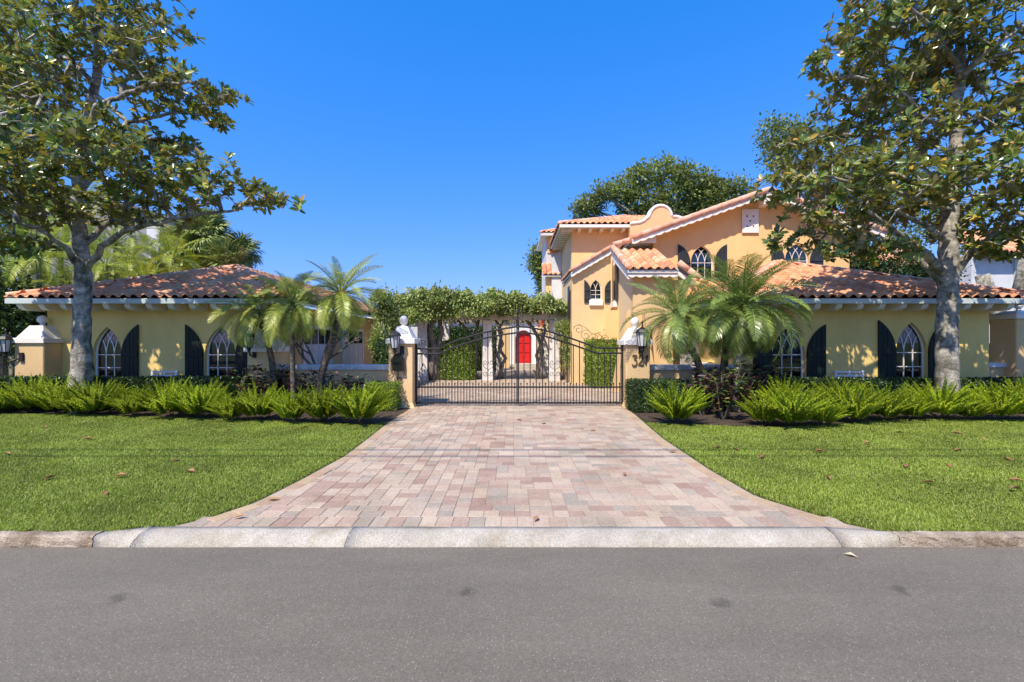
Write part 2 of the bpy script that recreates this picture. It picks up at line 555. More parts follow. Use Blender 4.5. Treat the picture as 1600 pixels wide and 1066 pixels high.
M['vine'] = mat_leaf('vine_leaf', [(0.16, 0.24, 0.05), (0.25, 0.34, 0.08), (0.37, 0.43, 0.12), (0.48, 0.48, 0.20)], None, 0.4, 0.3, None, None, 0.5, 0.2, 1.0)
M['hedge'] = mat_leaf('hedge_leaf', [(0.025, 0.055, 0.015), (0.045, 0.085, 0.02), (0.07, 0.12, 0.03)], None, 0.35, 0.2, None, None, 0.5, 0.2, 1.0)
M['hedge_bright'] = mat_leaf('bright_hedge_leaf', [(0.12, 0.20, 0.025), (0.20, 0.30, 0.035), (0.32, 0.40, 0.06)], None, 0.4, 0.3, None, None, 0.5, 0.2, 1.0)
M['croton'] = mat_leaf('croton_leaf', [(0.03, 0.055, 0.018), (0.06, 0.10, 0.022), (0.16, 0.25, 0.03), (0.05, 0.022, 0.03), (0.20, 0.07, 0.06), (0.38, 0.36, 0.06)], [0, .35, .55, .75, .92, 1], 0.3, 0.15, None, (0.08, 0.03, 0.04), 0.6)
M['oak'] = mat_leaf('oak_leaf', [(0.15, 0.20, 0.05), (0.25, 0.31, 0.08), (0.38, 0.42, 0.14)], None, 0.5, 0.35, None, None, 0.3, 0.25, 0.35)
M['lighttree'] = mat_leaf('light_tree_leaf', [(0.20, 0.28, 0.04), (0.32, 0.40, 0.06), (0.42, 0.46, 0.09)], None, 0.5, 0.35)
M['deadleaf'] = mat_leaf('dead_leaf', [(0.36, 0.17, 0.06), (0.26, 0.12, 0.05), (0.48, 0.28, 0.13)], None, 0.6, 0.1)
M['flower'] = mat_leaf('red_flower', [(0.75, 0.08, 0.03), (0.8, 0.14, 0.05)], None, 0.5, 0.3)
M['fruit'] = mat_surf('palm_fruit_stalk', [(0.5, 0.36, 0.03), (0.6, 0.42, 0.06)], 8, 0.6, 0.1)

# ------------------------------------------------------------------ ground, road, kerb, driveway
def sheet(name, x0, x1, y0, y1, z, mat):
    mb = MB().add([(x0, y0, z), (x1, y0, z), (x1, y1, z), (x0, y1, z)], [(0, 1, 2, 3)])
    return mb.build(name, mat, None, False, 'structure')

sheet('ground', -400, 400, -400, 700, -0.16, M['land'])
sheet('road', -150, 150, -4.2, 3.96, -0.08, M['asphalt'])
lawn = sheet('lawn', -60, 60, 4.065, 60, -0.012, M['turf'])
sheet('opposite_lawn', -60, 60, -60, -4.3, 0.0, M['turf'])

LEFT_E = sorted([(G(a, b).y, G(a, b).x) for a, b in [(245, 828), (330, 808), (400, 785), (470, 750), (540, 712), (580, 682), (612, 656), (646, 635)]] + [(4.03, -3.5)])
RIGHT_E = sorted([(G(a, b).y, G(a, b).x) for a, b in [(1350, 826), (1260, 800), (1180, 775), (1110, 735), (1035, 685), (1000, 655), (978, 635)]] + [(4.03, 3.5)])
LD, LX = [a for a, b in LEFT_E], [b for a, b in LEFT_E]
RD, RX = [a for a, b in RIGHT_E], [b for a, b in RIGHT_E]
def ledge(d):
    return np.interp(d, LD, LX)
def redge(d):
    return np.interp(d, RD, RX)

_dy = [4.10 + (12.0 - 4.10) * i / 60 for i in range(61)]
drive = MB().add([(float(ledge(y)) - .01, y, -0.007) for y in _dy] + [(float(redge(y)) + .01, y, -0.007) for y in _dy], [(i, 61 + i, 62 + i, i + 1) for i in range(60)]).build('driveway', M['joint'], None, False, 'structure')
court = sheet('courtyard_paving', -6.4, 6.2, 12.0, 30.0, -0.007, M['joint'])

# kerb: rolled apron across the drive, low stone kerb on both sides
kerb = MB()
kerb_o = MB().add([(-60, 3.99, -0.07), (60, 3.99, -0.07), (60, 4.04, -0.07), (-60, 4.04, -0.07)], [(0, 1, 2, 3)]).build('kerb', M['oldkerb'], None, False, 'structure')
def kerb_piece(x0, x1, prof0, prof1, mat, seed, rough=0.004, name='kerb_stone', step=0.16):
    rng = random.Random(seed)
    n = max(2, int((x1 - x0) / step))
    m = len(prof0)
    vs, fs = [], []
    for i in range(n + 1):
        t = i / n
        for k in range(m):
            y = prof0[k][0] * (1 - t) + prof1[k][0] * t
            z = prof0[k][1] * (1 - t) + prof1[k][1] * t
            vs.append((x0 + (x1 - x0) * t, y + rng.uniform(-rough, rough), z + (rng.uniform(-rough, rough) * 0.6 if k else 0)))
    for i in range(n):
        for k in range(m - 1):
            fs.append((i * m + k, i * m + k + 1, (i + 1) * m + k + 1, (i + 1) * m + k))
    fs.append(tuple(range(m)))
    fs.append(tuple(n * m + k for k in range(m - 1, -1, -1)))
    return MB().add(vs, fs).build(name, mat, kerb_o, mat != M['oldkerb'])
AP = [(4.17, -0.03), (4.17, -0.001), (4.10, -0.001), (4.04, -0.010), (3.99, -0.032), (3.945, -0.062), (3.925, -0.082), (3.925, -0.1)]
KP = [(4.06, -0.03), (4.055, 0.006), (4.03, 0.012), (3.97, 0.010), (3.945, -0.001), (3.935, -0.03), (3.93, -0.07), (3.928, -0.1)]
xs = [-3.3, -1.45, 2.85]
for i in range(2):
    kerb_piece(xs[i] + 0.0015, xs[i + 1] - 0.0015, AP, AP, M['concrete'], i, 0.003)
kerb_piece(-3.62, -3.302, KP, AP, M['concrete'], 9, 0.006, step=0.08)
kerb_piece(2.852, 3.35, AP, KP, M['concrete'], 10, 0.006, step=0.08)
for i in range(8):
    kerb_piece(-3.625 - (i + 1) * 1.5 + 0.004, -3.625 - i * 1.5 - 0.004, KP, KP, M['oldkerb'], 20 + i, 0.011, step=0.07)
    kerb_piece(3.355 + i * 1.5 + 0.004, 3.355 + (i + 1) * 1.5 - 0.004, KP, KP, M['oldkerb'], 40 + i, 0.011, step=0.07)

# pavers
def paver_mesh(w, d, mat, nm='paver'):
    g = 0.0020
    c = 0.004
    x0, x1, y0, y1 = -w / 2 + g, w / 2 - g, -d / 2 + g, d / 2 - g
    vs = [(x0, y0, -0.03), (x1, y0, -0.03), (x1, y1, -0.03), (x0, y1, -0.03), (x0, y0, -c), (x1, y0, -c), (x1, y1, -c), (x0, y1, -c),
          (x0 + c, y0 + c, 0), (x1 - c, y0 + c, 0), (x1 - c, y1 - c, 0), (x0 + c, y1 - c, 0)]
    fs = [(8, 9, 10, 11)]
    for i in range(4):
        j = (i + 1) % 4
        fs += [(i, j, 4 + j, 4 + i), (4 + i, 4 + j, 8 + j, 8 + i)]
    return MB().add(vs, fs).mesh(nm, mat), vs, fs
U = 0.0762
rng = random.Random(5)
pieces = []
NX = int(7.4 / U)
def pack(y0, y1, x0, x1):
    nx, ny = int((x1 - x0) / U), int((y1 - y0) / U)
    occ = np.zeros((ny + 4, nx), dtype=bool)
    out = []
    for j in range(ny):
        i = 0
        while i < nx:
            if occ[j, i]:
                i += 1
                continue
            run = 0
            while i + run < nx and not occ[j, i + run]:
                run += 1
            opts = [w for w in (2, 3) if w <= run and run - w != 1]
            if not opts:
                w = min(run, 3)
            else:
                w = rng.choice(opts + ([3] if 3 in opts else []))
            h = rng.choice((2, 2, 2, 3)) if w == 2 else rng.choice((2, 2, 2, 3))
            occ[j:j + h, i:i + w] = True
            out.append((x0 + (i + w / 2) * U, y0 + (j + h / 2) * U, w * U, h * U))
            i += w
    return out
allp = []
x = -3.3
while x < 3.3:
    allp.append((x + U, 4.18 + 1.5 * U, 2 * U, 3 * U, 0, 'm'))
    x += 2 * U
for (x, y, w, h) in pack(4.18 + 3 * U, 12.1, -3.4, 3.4):
    allp.append((x, y, w, h, 0, 'm'))
for (x, y, w, h) in pack(12.1, 20.0, -4.6, 4.2):
    allp.append((x, y, w, h, 0, 'c'))
keep = []
for p in allp:
    x, y = p[0], p[1]
    if p[5] == 'm':
        inset = 0.05 if y < 4.45 else 0.13
        if x - p[2] / 2 < ledge(y) + inset - 0.12 or x + p[2] / 2 > redge(y) - inset + 0.12:
            if x < ledge(y) + inset or x > redge(y) - inset:
                continue
    keep.append(p)
# border course laid along both edges
for side, fn in ((-1, ledge), (1, redge)):
    y = 4.45
    while y < 11.7:
        t = Vector((float(fn(y + 0.05) - fn(y - 0.05)), 0.1, 0)).normalized()
        n_ = Vector((-side * t.y, side * t.x, 0))
        c = Vector((float(fn(y)), y, 0)) + n_ * 0.09
        keep.append((c.x, c.y, 0.155, 0.232, math.atan2(t.y, t.x) - PI / 2, 'b'))
        y += 0.235 * t.y
meshes = {}
near = sorted(range(len(keep)), key=lambda i: keep[i][1] ** 2 + (keep[i][0] * 0.5) ** 2)[:300]
near = set(near)
rest_v, rest_f = [], []
bord_v, bord_f = [], []
for i, (x, y, w, h, a, k) in enumerate(keep):
    key = (round(w, 3), round(h, 3), k == 'b')
    if key not in meshes:
        meshes[key] = paver_mesh(w, h, M['paver_tan'] if k == 'b' else M['paver'])
    me, vs, fs = meshes[key]
    zt = rng.uniform(-0.0015, 0.0015) + (0.0035 if k == 'b' else 0)
    mw = Matrix.Translation((x, y, zt)) @ Matrix.Rotation(a + rng.uniform(-0.008, 0.008), 4, 'Z') @ Matrix.Rotation(rng.uniform(-0.006, 0.006), 4, 'X') @ Matrix.Rotation(rng.uniform(-0.006, 0.006), 4, 'Y')
    if i in near:
        place('paver', me, drive, mw)
    else:
        tv, tf = (bord_v, bord_f) if k == 'b' else (rest_v, rest_f)
        b = len(tv)
        tv += [tuple(mw @ Vector(v)) for v in vs]
        tf += [tuple(b + q for q in f) for f in fs]
MB().add(rest_v, rest_f).build('pavers', M['paver'], drive, False, 'stuff')
MB().add(bord_v, bord_f).build('border_pavers', M['paver_tan'], drive, False, 'stuff')
print('pavers', len(keep))

# planting beds (dark mulch) as two sheets; front edge follows the photograph
BL = sorted([(G(a, b).x, G(a, b).y) for a, b in [(-300, 641), (0, 644), (60, 645), (150, 648), (230, 651), (300, 653), (380, 656), (450, 659), (520, 661), (575, 664), (600, 661)]])
BR = sorted([(G(a, b).x, G(a, b).y) for a, b in [(1010, 660), (1060, 663), (1130, 665), (1200, 667), (1270, 666), (1330, 661), (1400, 656), (1480, 655), (1560, 656), (1700, 657), (1900, 657)]])
def bedfront(x):
    return np.interp(x, [p[0] for p in BL + BR], [p[1] for p in BL + BR])
def bed(name, pts, x0, x1):
    n = 40
    f = [(x0 + (x1 - x0) * i / n, float(np.interp(x0 + (x1 - x0) * i / n, [p[0] for p in pts], [p[1] for p in pts]))) for i in range(n + 1)]
    vs = [(a, b, 0.004) for a, b in f] + [(a, 12.6, 0.004) for a, b in f]
    fs = [(i, i + 1, n + 2 + i, n + 1 + i) for i in range(n)]
    return MB().add(vs, fs).build(name, M['soil'], None, False, 'structure')
bed('planting_bed', BL, -20, -2.56)
bed('planting_bed', BR, 2.85, 20)

# grass
def grass(n, seed):
    r = np.random.default_rng(seed)
    X = r.uniform(-15.5, 15.5, n * 2)
    # more blades near the camera
    Y = 4.04 + (10.6 - 4.04) * r.uniform(0, 1, n * 2) ** 1.35
    j = 0.015 * np.sin(X * 31) + 0.01 * np.sin(X * 77 + 1)
    ok = (Y < bedfront(X) - 0.02 + j) & ((X < ledge(Y) - 0.045 + 0.02 * np.sin(Y * 37) * np.sin(Y * 13) + r.normal(0, .012, n * 2)) | (X > redge(Y) + 0.045 + 0.02 * np.sin(Y * 35) * np.sin(Y * 11) + r.normal(0, .012, n * 2))) & (np.abs(X) < Y * 1.14 + 3.2)
    ok &= (Y > 4.06 + 0.02 * np.sin(X * 23) + 0.012 * np.sin(X * 61))
    X, Y = X[ok], Y[ok]
    m = len(X)
    # thin patch by the kerb on the left
    bare = ((X + 3.35) / 0.22) ** 2 + ((Y - 4.12) / 0.07) ** 2 < r.uniform(0.3, 1.2, m)
    X, Y = X[~bare], Y[~bare]
    m = len(X)
    patch = np.sin(X * 1.7 + np.sin(Y * 2.1)) * np.cos(Y * 1.3 + X * 0.6) + .6 * np.sin(X * 5.3 + 2 * np.sin(Y * 4)) * np.sin(Y * 6.1 + X)
    thin = r.uniform(0, 1, m) < np.clip(.22 * (np.sin(X * 2.9 + 1.3 * np.sin(Y * 3.3)) * np.sin(Y * 2.7 + 1) - .2), 0, .3)
    X, Y, patch = X[~thin], Y[~thin], patch[~thin]
    m = len(X)
    hgt = r.uniform(0.014, 0.029, m) * (1 + 0.22 * patch)
    ang = r.uniform(0, 2 * PI, m)
    lean = np.abs(r.normal(0.75, 0.42, m))
    w = r.uniform(0.0020, 0.0035, m) * (0.6 + Y * 0.14)
    dx, dy = np.cos(ang), np.sin(ang)
    L = hgt * 1.45
    b = np.stack([X, Y, np.full(m, -0.012)], 1)
    side = np.stack([-dy, dx, np.zeros(m)], 1) * w[:, None]
    d1 = np.stack([dx * np.sin(lean * 0.5), dy * np.sin(lean * 0.5), np.cos(lean * 0.5)], 1) * (L * 0.55)[:, None]
    l2 = np.clip(lean * 1.5, 0, 1.9)
    d2 = np.stack([dx * np.sin(l2), dy * np.sin(l2), np.cos(l2)], 1) * (L * 0.55)[:, None]
    v = np.stack([b - side, b + side, b + d1 + side * 0.8, b + d1 - side * 0.8, b + d1 + d2], 1).reshape(-1, 3)
    i = np.arange(m)[:, None] * 5
    T = np.concatenate([i + [0, 1, 2], i + [0, 2, 3], i + [3, 2, 4]], 0).astype(np.int32)
    me = np_mesh('grass', v, T, M['grass'])
    link_mesh('grass', me, None, None, None, 'stuff')
    print('grass', m)
grass(900000, 3)

# ------------------------------------------------------------------ gothic windows and shutters
def arch_curve(a, hs, ht, n=8):
    """pointed arch outline, half width a, spring height hs, apex ht; starts bottom right, goes up and over"""
    r = ht - hs
    c = (a * a - r * r) / (2 * a)
    Rr = a - c
    pts = []
    th1 = math.atan2(r, -c)
    for i in range(n + 1):
        t = th1 * i / n
        pts.append((c + Rr * math.cos(t), hs + Rr * math.sin(t)))
    right = pts
    left = [(-x, z) for x, z in reversed(right[:-1])]
    return right + left, c, Rr, right

def arch_outline(cx, zb, a, hs, ht, n=8):
    o, c, Rr, rt = arch_curve(a, hs, ht, n)
    pts = [(-a, 0), (a, 0)] + o
    return [(cx + x, zb + z) for x, z in pts if not (x == -a and z == 0 and False)]

def clean(l):
    out = []
    for p in l:
        if not out or (abs(p[0] - out[-1][0]) + abs(p[1] - out[-1][1])) > 1e-4:
            out.append(p)
    if abs(out[0][0] - out[-1][0]) + abs(out[0][1] - out[-1][1]) < 1e-4:
        out.pop()
    return out

def half_w(a, hs, ht, z):
    """half width of the arch at height z"""
    if z <= hs:
        return a
    r = ht - hs
    c = (a * a - r * r) / (2 * a)
    Rr = a - c
    q = Rr * Rr - (z - hs) ** 2
    return max(0.0, c + math.sqrt(max(q, 0)))

def gothic_window(par, cx, D, zb, w, hs, ht, rows=2, frame_mat=None, recess=0.10, rot=None, ncol=3, fw=0.05, bar=0.016):
    """window in a wall whose face is the plane y = D; its frame sits recess behind the face"""
    fm = frame_mat or M['white']
    a = w / 2
    yf = D + recess
    m = rot or Matrix.Identity(4)
    frame = MB()
    o1 = clean(arch_outline(cx, zb, a, hs, ht, 10))
    ai = a - fw
    o2 = clean(arch_outline(cx, zb + fw, ai, hs - fw, ht - fw * 1.5, 10))
    frame.plate(o1, [o2], yf - 0.015, yf + 0.05)
    fo = frame.xform(m).build('window', fm, par)
    # panes: one per light, clipped by the arch
    zi0 = zb + fw
    H1, T1 = hs - fw, ht - fw * 1.5
    zr = [zi0 + H1 * k / rows for k in range(rows + 1)]
    xc = [-ai + 2 * ai * k / ncol for k in range(ncol + 1)]
    for k in range(rows):
        for c in range(ncol):
            MB().box(cx + xc[c] + .004, cx + xc[c + 1] - .004, yf + 0.012, yf + 0.02, zr[k] + .004, zr[k + 1] - .004).xform(m).build('pane', M['glass_dark'], fo)
    for c in range(ncol):
        pts = [(xc[c] + .004, 0.004), (xc[c + 1] - .004, 0.004)]
        up = []
        for i in range(9):
            xx = xc[c + 1] - .004 + (xc[c] - xc[c + 1] + .008) * i / 8
            lo, hi = 0.0, T1 - H1
            for _ in range(22):
                mid = (lo + hi) / 2
                if half_w(ai, 0, T1 - H1, mid) > abs(xx):
                    lo = mid
                else:
                    hi = mid
            up.append((xx, max(lo, 0.006)))
        poly = clean([(cx + x, zi0 + H1 + z) for x, z in pts + up])
        MB().plate(poly, [], yf + 0.012, yf + 0.02).xform(m).build('pane', M['glass_dark'], fo)
    # glazing bars
    y0 = yf + 0.0
    def strip(points):
        mb = MB()
        mb.tube([Vector((cx + x, y0 + 0.005, zi0 + z)) for x, z in points], bar, 4)
        return mb
    for c in range(1, ncol):
        strip([(xc[c], 0), (xc[c], H1)]).xform(m).build('glazing_bar', fm, fo)
    for k in range(1, rows + 1):
        strip([(-ai, H1 * k / rows), (ai, H1 * k / rows)]).xform(m).build('glazing_bar', fm, fo)
    r = T1 - H1
    cc = (ai * ai - r * r) / (2 * ai)
    Rr = ai - cc
    th1 = math.atan2(r, -cc)
    for c in range(1, ncol):
        for sgn in (1, -1):
            pts = []
            for i in range(13):
                t = th1 * i / 12 * 1.0
                # outer right arc moved so that it springs from this mullion
                x = cc + Rr * math.cos(t) - ai
                x = sgn * x + xc[c]
                z = Rr * math.sin(t)
                if half_w(ai, 0, r, z) < abs(x):
                    break
                pts.append((x, H1 + z))
            if len(pts) > 2:
                strip(pts).xform(m).build('glazing_bar', fm, fo)
    return fo

def shutter(par, xo, xi, D, zb, hs, ht, mat, rot=None, proud=0.05, planks=4):
    """half-arch shutter; xo is the straight tall edge, xi the low curved edge"""
    m = rot or Matrix.Identity(4)
    a = abs(xi - xo)
    sg = 1 if xi > xo else -1
    root = None
    y0, y1 = D - proud, D - proud + 0.035
    for k in range(planks):
        u0, u1 = a * k / planks + .005, a * (k + 1) / planks - .005
        top = []
        for i in range(5):
            u = u1 + (u0 - u1) * i / 4
            lo, hi = 0.0, ht - hs
            for _ in range(20):
                mid = (lo + hi) / 2
                if half_w(a, 0, ht - hs, mid) > u:
                    lo = mid
                else:
                    hi = mid
            top.append((xo + sg * u, zb + hs + max(lo, 0.01)))
        poly = clean([(xo + sg * u0, zb), (xo + sg * u1, zb)] + top)
        mb = MB().plate(poly, [], y0 + (0.002 if k % 2 else 0), y1)
        mb.xform(m)
        if root is None:
            root = mb.build('shutter', mat, par)
        else:
            mb.build('shutter_board', mat, root)
    for z in (zb + 0.14, zb + hs * 0.98):
        MB().bbox(min(xo, xi) + .012, max(xo, xi) - .012, y0 - 0.022, y0 + .006, z, z + 0.09, .006).xform(m).build('batten', mat, root)
    return root

# ------------------------------------------------------------------ roof tiles
TW, TLN = 0.265, 0.40
def tile_arrays(w=TW, L=TLN, h=0.075):
    n = 8
    xs = [w * i / n for i in range(n + 1)]
    zs = []
    for x in xs:
        u = x / w
        zs.append(h * math.sin(PI * (u - 0.3) / 0.7) ** 0.8 if u > 0.3 else 0.008 * math.cos(PI * u / 0.3))
    v, f = [], []
    for (y, dz) in ((-0.02, 0.026), (L, 0.0)):
        for x, z in zip(xs, zs):
            v.append((x - w / 2, y, z + dz))
    for x, z in zip(xs, zs):
        v.append((x - w / 2, -0.02, z + 0.026 - 0.024))
    m = n + 1
    for i in range(n):
        f.append((i, i + 1, m + i + 1, m + i))
        f.append((2 * m + i, 2 * m + i + 1, i + 1, i))
    return np.array(v), np.array(f)
TV, TF = tile_arrays()
_tm = MB().add([tuple(a) for a in TV], [tuple(int(q) for q in a) for a in TF])
TILE_ME = _tm.mesh('roof_tile', M['tile'], True)

def tile_face(roof, org, u, v, inside, W, L, limit, rnd, step=0.335, lift=0.03):
    """tiles on the plane org + a*u + b*v; inside(a, b) tells where the face is"""
    u, v = Vector(u).normalized(), Vector(v).normalized()
    nrm = u.cross(v)
    base = Matrix((u, v, nrm)).transposed().to_4x4()
    out = []
    nb = int(L / step) + 1
    for j in range(nb):
        b = j * step
        na = int(W / TW) + 1
        for i in range(na):
            a = (i + 0.5) * TW
            if not inside(a, b + step * 0.4):
                continue
            p = Vector(org) + u * a + v * b + nrm * (lift + rnd.uniform(-0.004, 0.006))
            m = Matrix.Translation(p) @ base @ Matrix.Rotation(rnd.uniform(-0.02, 0.02), 4, 'Z') @ Matrix.Rotation(rnd.uniform(-0.012, 0.012), 4, 'X')
            out.append(m)
    rest = out[limit:]
    for m in out[:limit]:
        place('roof_tile', TILE_ME, roof, m)
    if rest:
        V = np.concatenate([np.c_[TV, np.ones(len(TV))] @ np.array(m).T for m in rest])[:, :3]
        T = np.concatenate([TF + k * len(TV) for k in range(len(rest))])
        me = np_mesh('roof_tiles', V, T, M['tile'], True)
        link_mesh('roof_tiles', me, roof, None, None, 'stuff')
    return min(len(out), limit)

def ridge_line(roof, p0, p1, r=0.10, n=None, rnd=random.Random(1), lim=60):
    p0, p1 = Vector(p0), Vector(p1)
    L = (p1 - p0).length
    k = n or max(2, int(L / 0.36))
    for i in range(k):
        a = p0.lerp(p1, i / k)
        b = p0.lerp(p1, (i + 1.08) / k)
        MB().tube([a, b], [r * 1.06, r * 0.92], 9).build('ridge_tile', M['ridge'], roof, True)

def arch_vent(*a):
    pass

def rafter_tail(par, x, y0, y1, z1, h=0.16, w=0.15, m=None):
    """rounded rafter end along y, top at z1"""
    poly = [(y1, z1), (y1, z1 - h), (y0 + 0.16, z1 - h), (y0 + 0.07, z1 - h * 0.82), (y0 + 0.015, z1 - h * 0.5), (y0, z1 - h * 0.15), (y0, z1)]
    n = len(poly)
    vs = [(x - w / 2, a, b) for a, b in poly] + [(x + w / 2, a, b) for a, b in poly]
    fs = [tuple(range(n)), tuple(range(2 * n - 1, n - 1, -1))]
    for i in range(n):
        j = (i + 1) % n
        fs.append((j, i, n + i, n + j))
    mb = MB().add(vs, fs)
    if m is not None:
        mb.xform(m)
    return mb.build('rafter_tail', M['white'], par)
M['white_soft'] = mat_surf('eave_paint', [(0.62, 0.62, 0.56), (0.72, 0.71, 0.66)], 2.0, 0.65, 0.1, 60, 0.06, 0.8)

def slab(par, name, pts, th, mat):
    """sloped slab: pts is a planar polygon (top), thickness downwards"""
    n = len(pts)
    vs = [tuple(p) for p in pts] + [(p[0], p[1], p[2] - th) for p in pts]
    fs = [tuple(range(n)), tuple(range(2 * n - 1, n - 1, -1))]
    for i in range(n):
        j = (i + 1) % n
        fs.append((j, i, n + i, n + j))
    return MB().add(vs, fs).build(name, mat, par)

# ------------------------------------------------------------------ garage wings
def wing(label, xl, xr, wl, wr, yf, yw, yb, ze, xp, yp, zp, windows, side, rnd):
    t = thing('garage_wing', label, 'building', (xp, yw, 0))
    ztop = ze - 0.10
    holes = []
    for (cx, zb, w, hs, ht) in windows:
        holes.append(clean(arch_outline(cx, zb, w / 2, hs, ht, 10)))
    MB().plate([(wl, 0), (wr, 0), (wr, ztop), (wl, ztop)], holes, yw, yw + 0.22).build('wall', M['wing'], t)
    # side and back walls
    mb = MB().box(wl, wl + 0.2, yw + 0.22, yb, 0, ztop)
    mb.build('wall', M['wing'], t)
    MB().box(wr - 0.2, wr, yw + 0.22, yb, 0, ztop).build('wall', M['stucco'], t)
    MB().box(wl + 0.2, wr - 0.2, yb - 0.2, yb, 0, ztop).build('wall', M['wing'], t)
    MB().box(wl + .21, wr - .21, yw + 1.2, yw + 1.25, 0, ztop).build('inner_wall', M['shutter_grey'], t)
    for (cx, zb, w, hs, ht) in windows:
        wo_ = gothic_window(t, cx, yw, zb, w, hs, ht)
        a = w / 2
        sw = a * 1.18
        shutter(t, cx - a - 0.02 - sw, cx - a - 0.02, yw, zb - 0.05, hs + 0.03, ht + 0.12, M['shutter'])
        shutter(t, cx + a + 0.02 + sw, cx + a + 0.02, yw, zb - 0.05, hs + 0.03, ht + 0.12, M['shutter'])
    # eave soffit, fascia, rafter tails
    MB().box(xl + 0.02, xr - 0.02, yf + 0.02, yw + 0.1, ze - 0.06, ze - 0.03).build('soffit', M['wing'], t)
    MB().bbox(xl, xr, yf - 0.06, yf + 0.02, ze - 0.13, ze + 0.0, .012).build('fascia', M['fascia'], t)
    MB().box(xl - 0.0, xl + 0.06, yf + 0.03, yb, ze - 0.13, ze - 0.005).build('fascia', M['fascia'], t)
    MB().box(xr - 0.06, xr, yf + 0.03, yb, ze - 0.13, ze - 0.005).build('fascia', M['fascia'], t)
    x = xl + 0.28
    while x < xr - 0.2:
        rafter_tail(t, x, yf + 0.03, yw - 0.002, ze - 0.062, 0.23, 0.15)
        x += 0.56
    # roof deck
    roof = slab(t, 'roof', [(xl, yf, ze), (xr, yf, ze), (xp, yp, zp)], 0.06, M['deck'])
    slab(roof, 'deck_side', [(xr, yf, ze), (xr, yb, ze), (xp, yb, zp), (xp, yp, zp)], 0.06, M['deck'])
    slab(roof, 'deck_side', [(xl, yb, ze), (xl, yf, ze), (xp, yp, zp), (xp, yb, zp)], 0.06, M['deck'])
    W = xr - xl
    v = Vector((0, yp - yf, zp - ze))
    L = v.length
    fl, fr = (xp - xl), (xr - xp)
    def in_front(a, b):
        s = b / L
        return a > fl * s - 0.08 and a < W - fr * s + 0.08 and s < 1
    left = 300 - tile_face(roof, (xl, yf - 0.03, ze), (1, 0, 0), v, in_front, W, L, 230, rnd)
    for (xe, sgn, want) in ((xr, 1, side == 'r'), (xl, -1, side == 'l')):
        vv = Vector((xp - xe, 0, zp - ze))
        LL = vv.length
        dy = yp - yf
        if sgn > 0:
            tile_face(roof, (xe + 0.03, yf, ze), (0, 1, 0), vv, lambda a, b: b < LL and a > dy * b / LL - 0.05, yb - yf, LL, 0, rnd)
        else:
            tile_face(roof, (xe - 0.03, yb, ze), (0, -1, 0), vv, lambda a, b: b < LL and (yb - yf - a) > dy * b / LL - 0.05, yb - yf, LL, 0, rnd)
    up = Vector((0, 0, 0.06))
    ridge_line(roof, Vector((xl, yf, ze)) + up, Vector((xp, yp, zp)) + up)
    ridge_line(roof, Vector((xr, yf, ze)) + up, Vector((xp, yp, zp)) + up)
    ridge_line(roof, Vector((xp, yp, zp)) + up, Vector((xp, yb, zp)) + up, n=14)
    return t

YF, YW = 11.8, 12.4
def wspec(px0, px1, top, D=YW, spring=0.50):
    x0, x1 = XX(px0, D), XX(px1, D)
    zt = ZZ(top, D)
    zb = 0.56
    return ((x0 + x1) / 2, zb, x1 - x0, (zt - zb) * spring, zt - zb)
left_wing = wing('low yellow stucco wing with hipped clay tile roof left of the drive gate', -13.1, -5.7, -12.66, -6.25, YF, YW, 24.0, 2.80, -9.4, 15.5, 4.16,
     [wspec(145, 190, 511), wspec(320, 368, 511)], 'r', random.Random(2))
right_wing = wing('low yellow stucco wing with hipped clay tile roof right of the drive gate', 5.45, 13.75, 6.0, 13.0, YF, YW, 17.2, 2.80, 9.41, 16.1, 4.42,
     [wspec(1207, 1258, 511), wspec(1400, 1448, 504)], 'l', random.Random(3))

# garage doors in the courtyard sides of the wings
def side_garage_door(par, xw, y0, y1, z1, face, arched=False):
    x0, x1 = (xw - 0.0, xw + 0.03) if face > 0 else (xw - 0.03, xw)
    d = MB().box(x0, x1, y0, y1, 0, z1).build('garage_door', M['door'], par)
    n = 4
    for k in range(n):
        za, zb_ = z1 * k / n + .03, z1 * (k + 1) / n - .03
        for q in range(4):
            ya, yb_ = y0 + (y1 - y0) * q / 4 + .05, y0 + (y1 - y0) * (q + 1) / 4 - .05
            a, b = (x1, x1 + 0.015) if face > 0 else (x0 - 0.015, x0)
            MB().box(a, b, ya, yb_, za, zb_).build('door_panel' if k < n - 1 else 'door_pane', M['door'] if k < n - 1 else M['glass_dark'], d)
    e0, e1 = (x0, x1 + 0.035) if face > 0 else (x0 - 0.035, x1)
    MB().box(e0, e1, y0 - 0.08, y0, 0, z1 + 0.08).box(e0, e1, y1, y1 + 0.08, 0, z1 + 0.08).box(e0, e1, y0, y1, z1, z1 + 0.08).build('door_frame', M['white'], d)
    return d
side_garage_door(left_wing, -6.25, 13.6, 15.6, 2.1, 1)
side_garage_door(left_wing, -6.25, 16.8, 18.9, 2.1, 1)
side_garage_door(right_wing, 6.0, 14.7, 16.5, 2.2, -1)
MB().bbox(5.7, 6.0, 13.3, 13.9, 0.95, 1.05).build('sill', M['white'], right_wing)

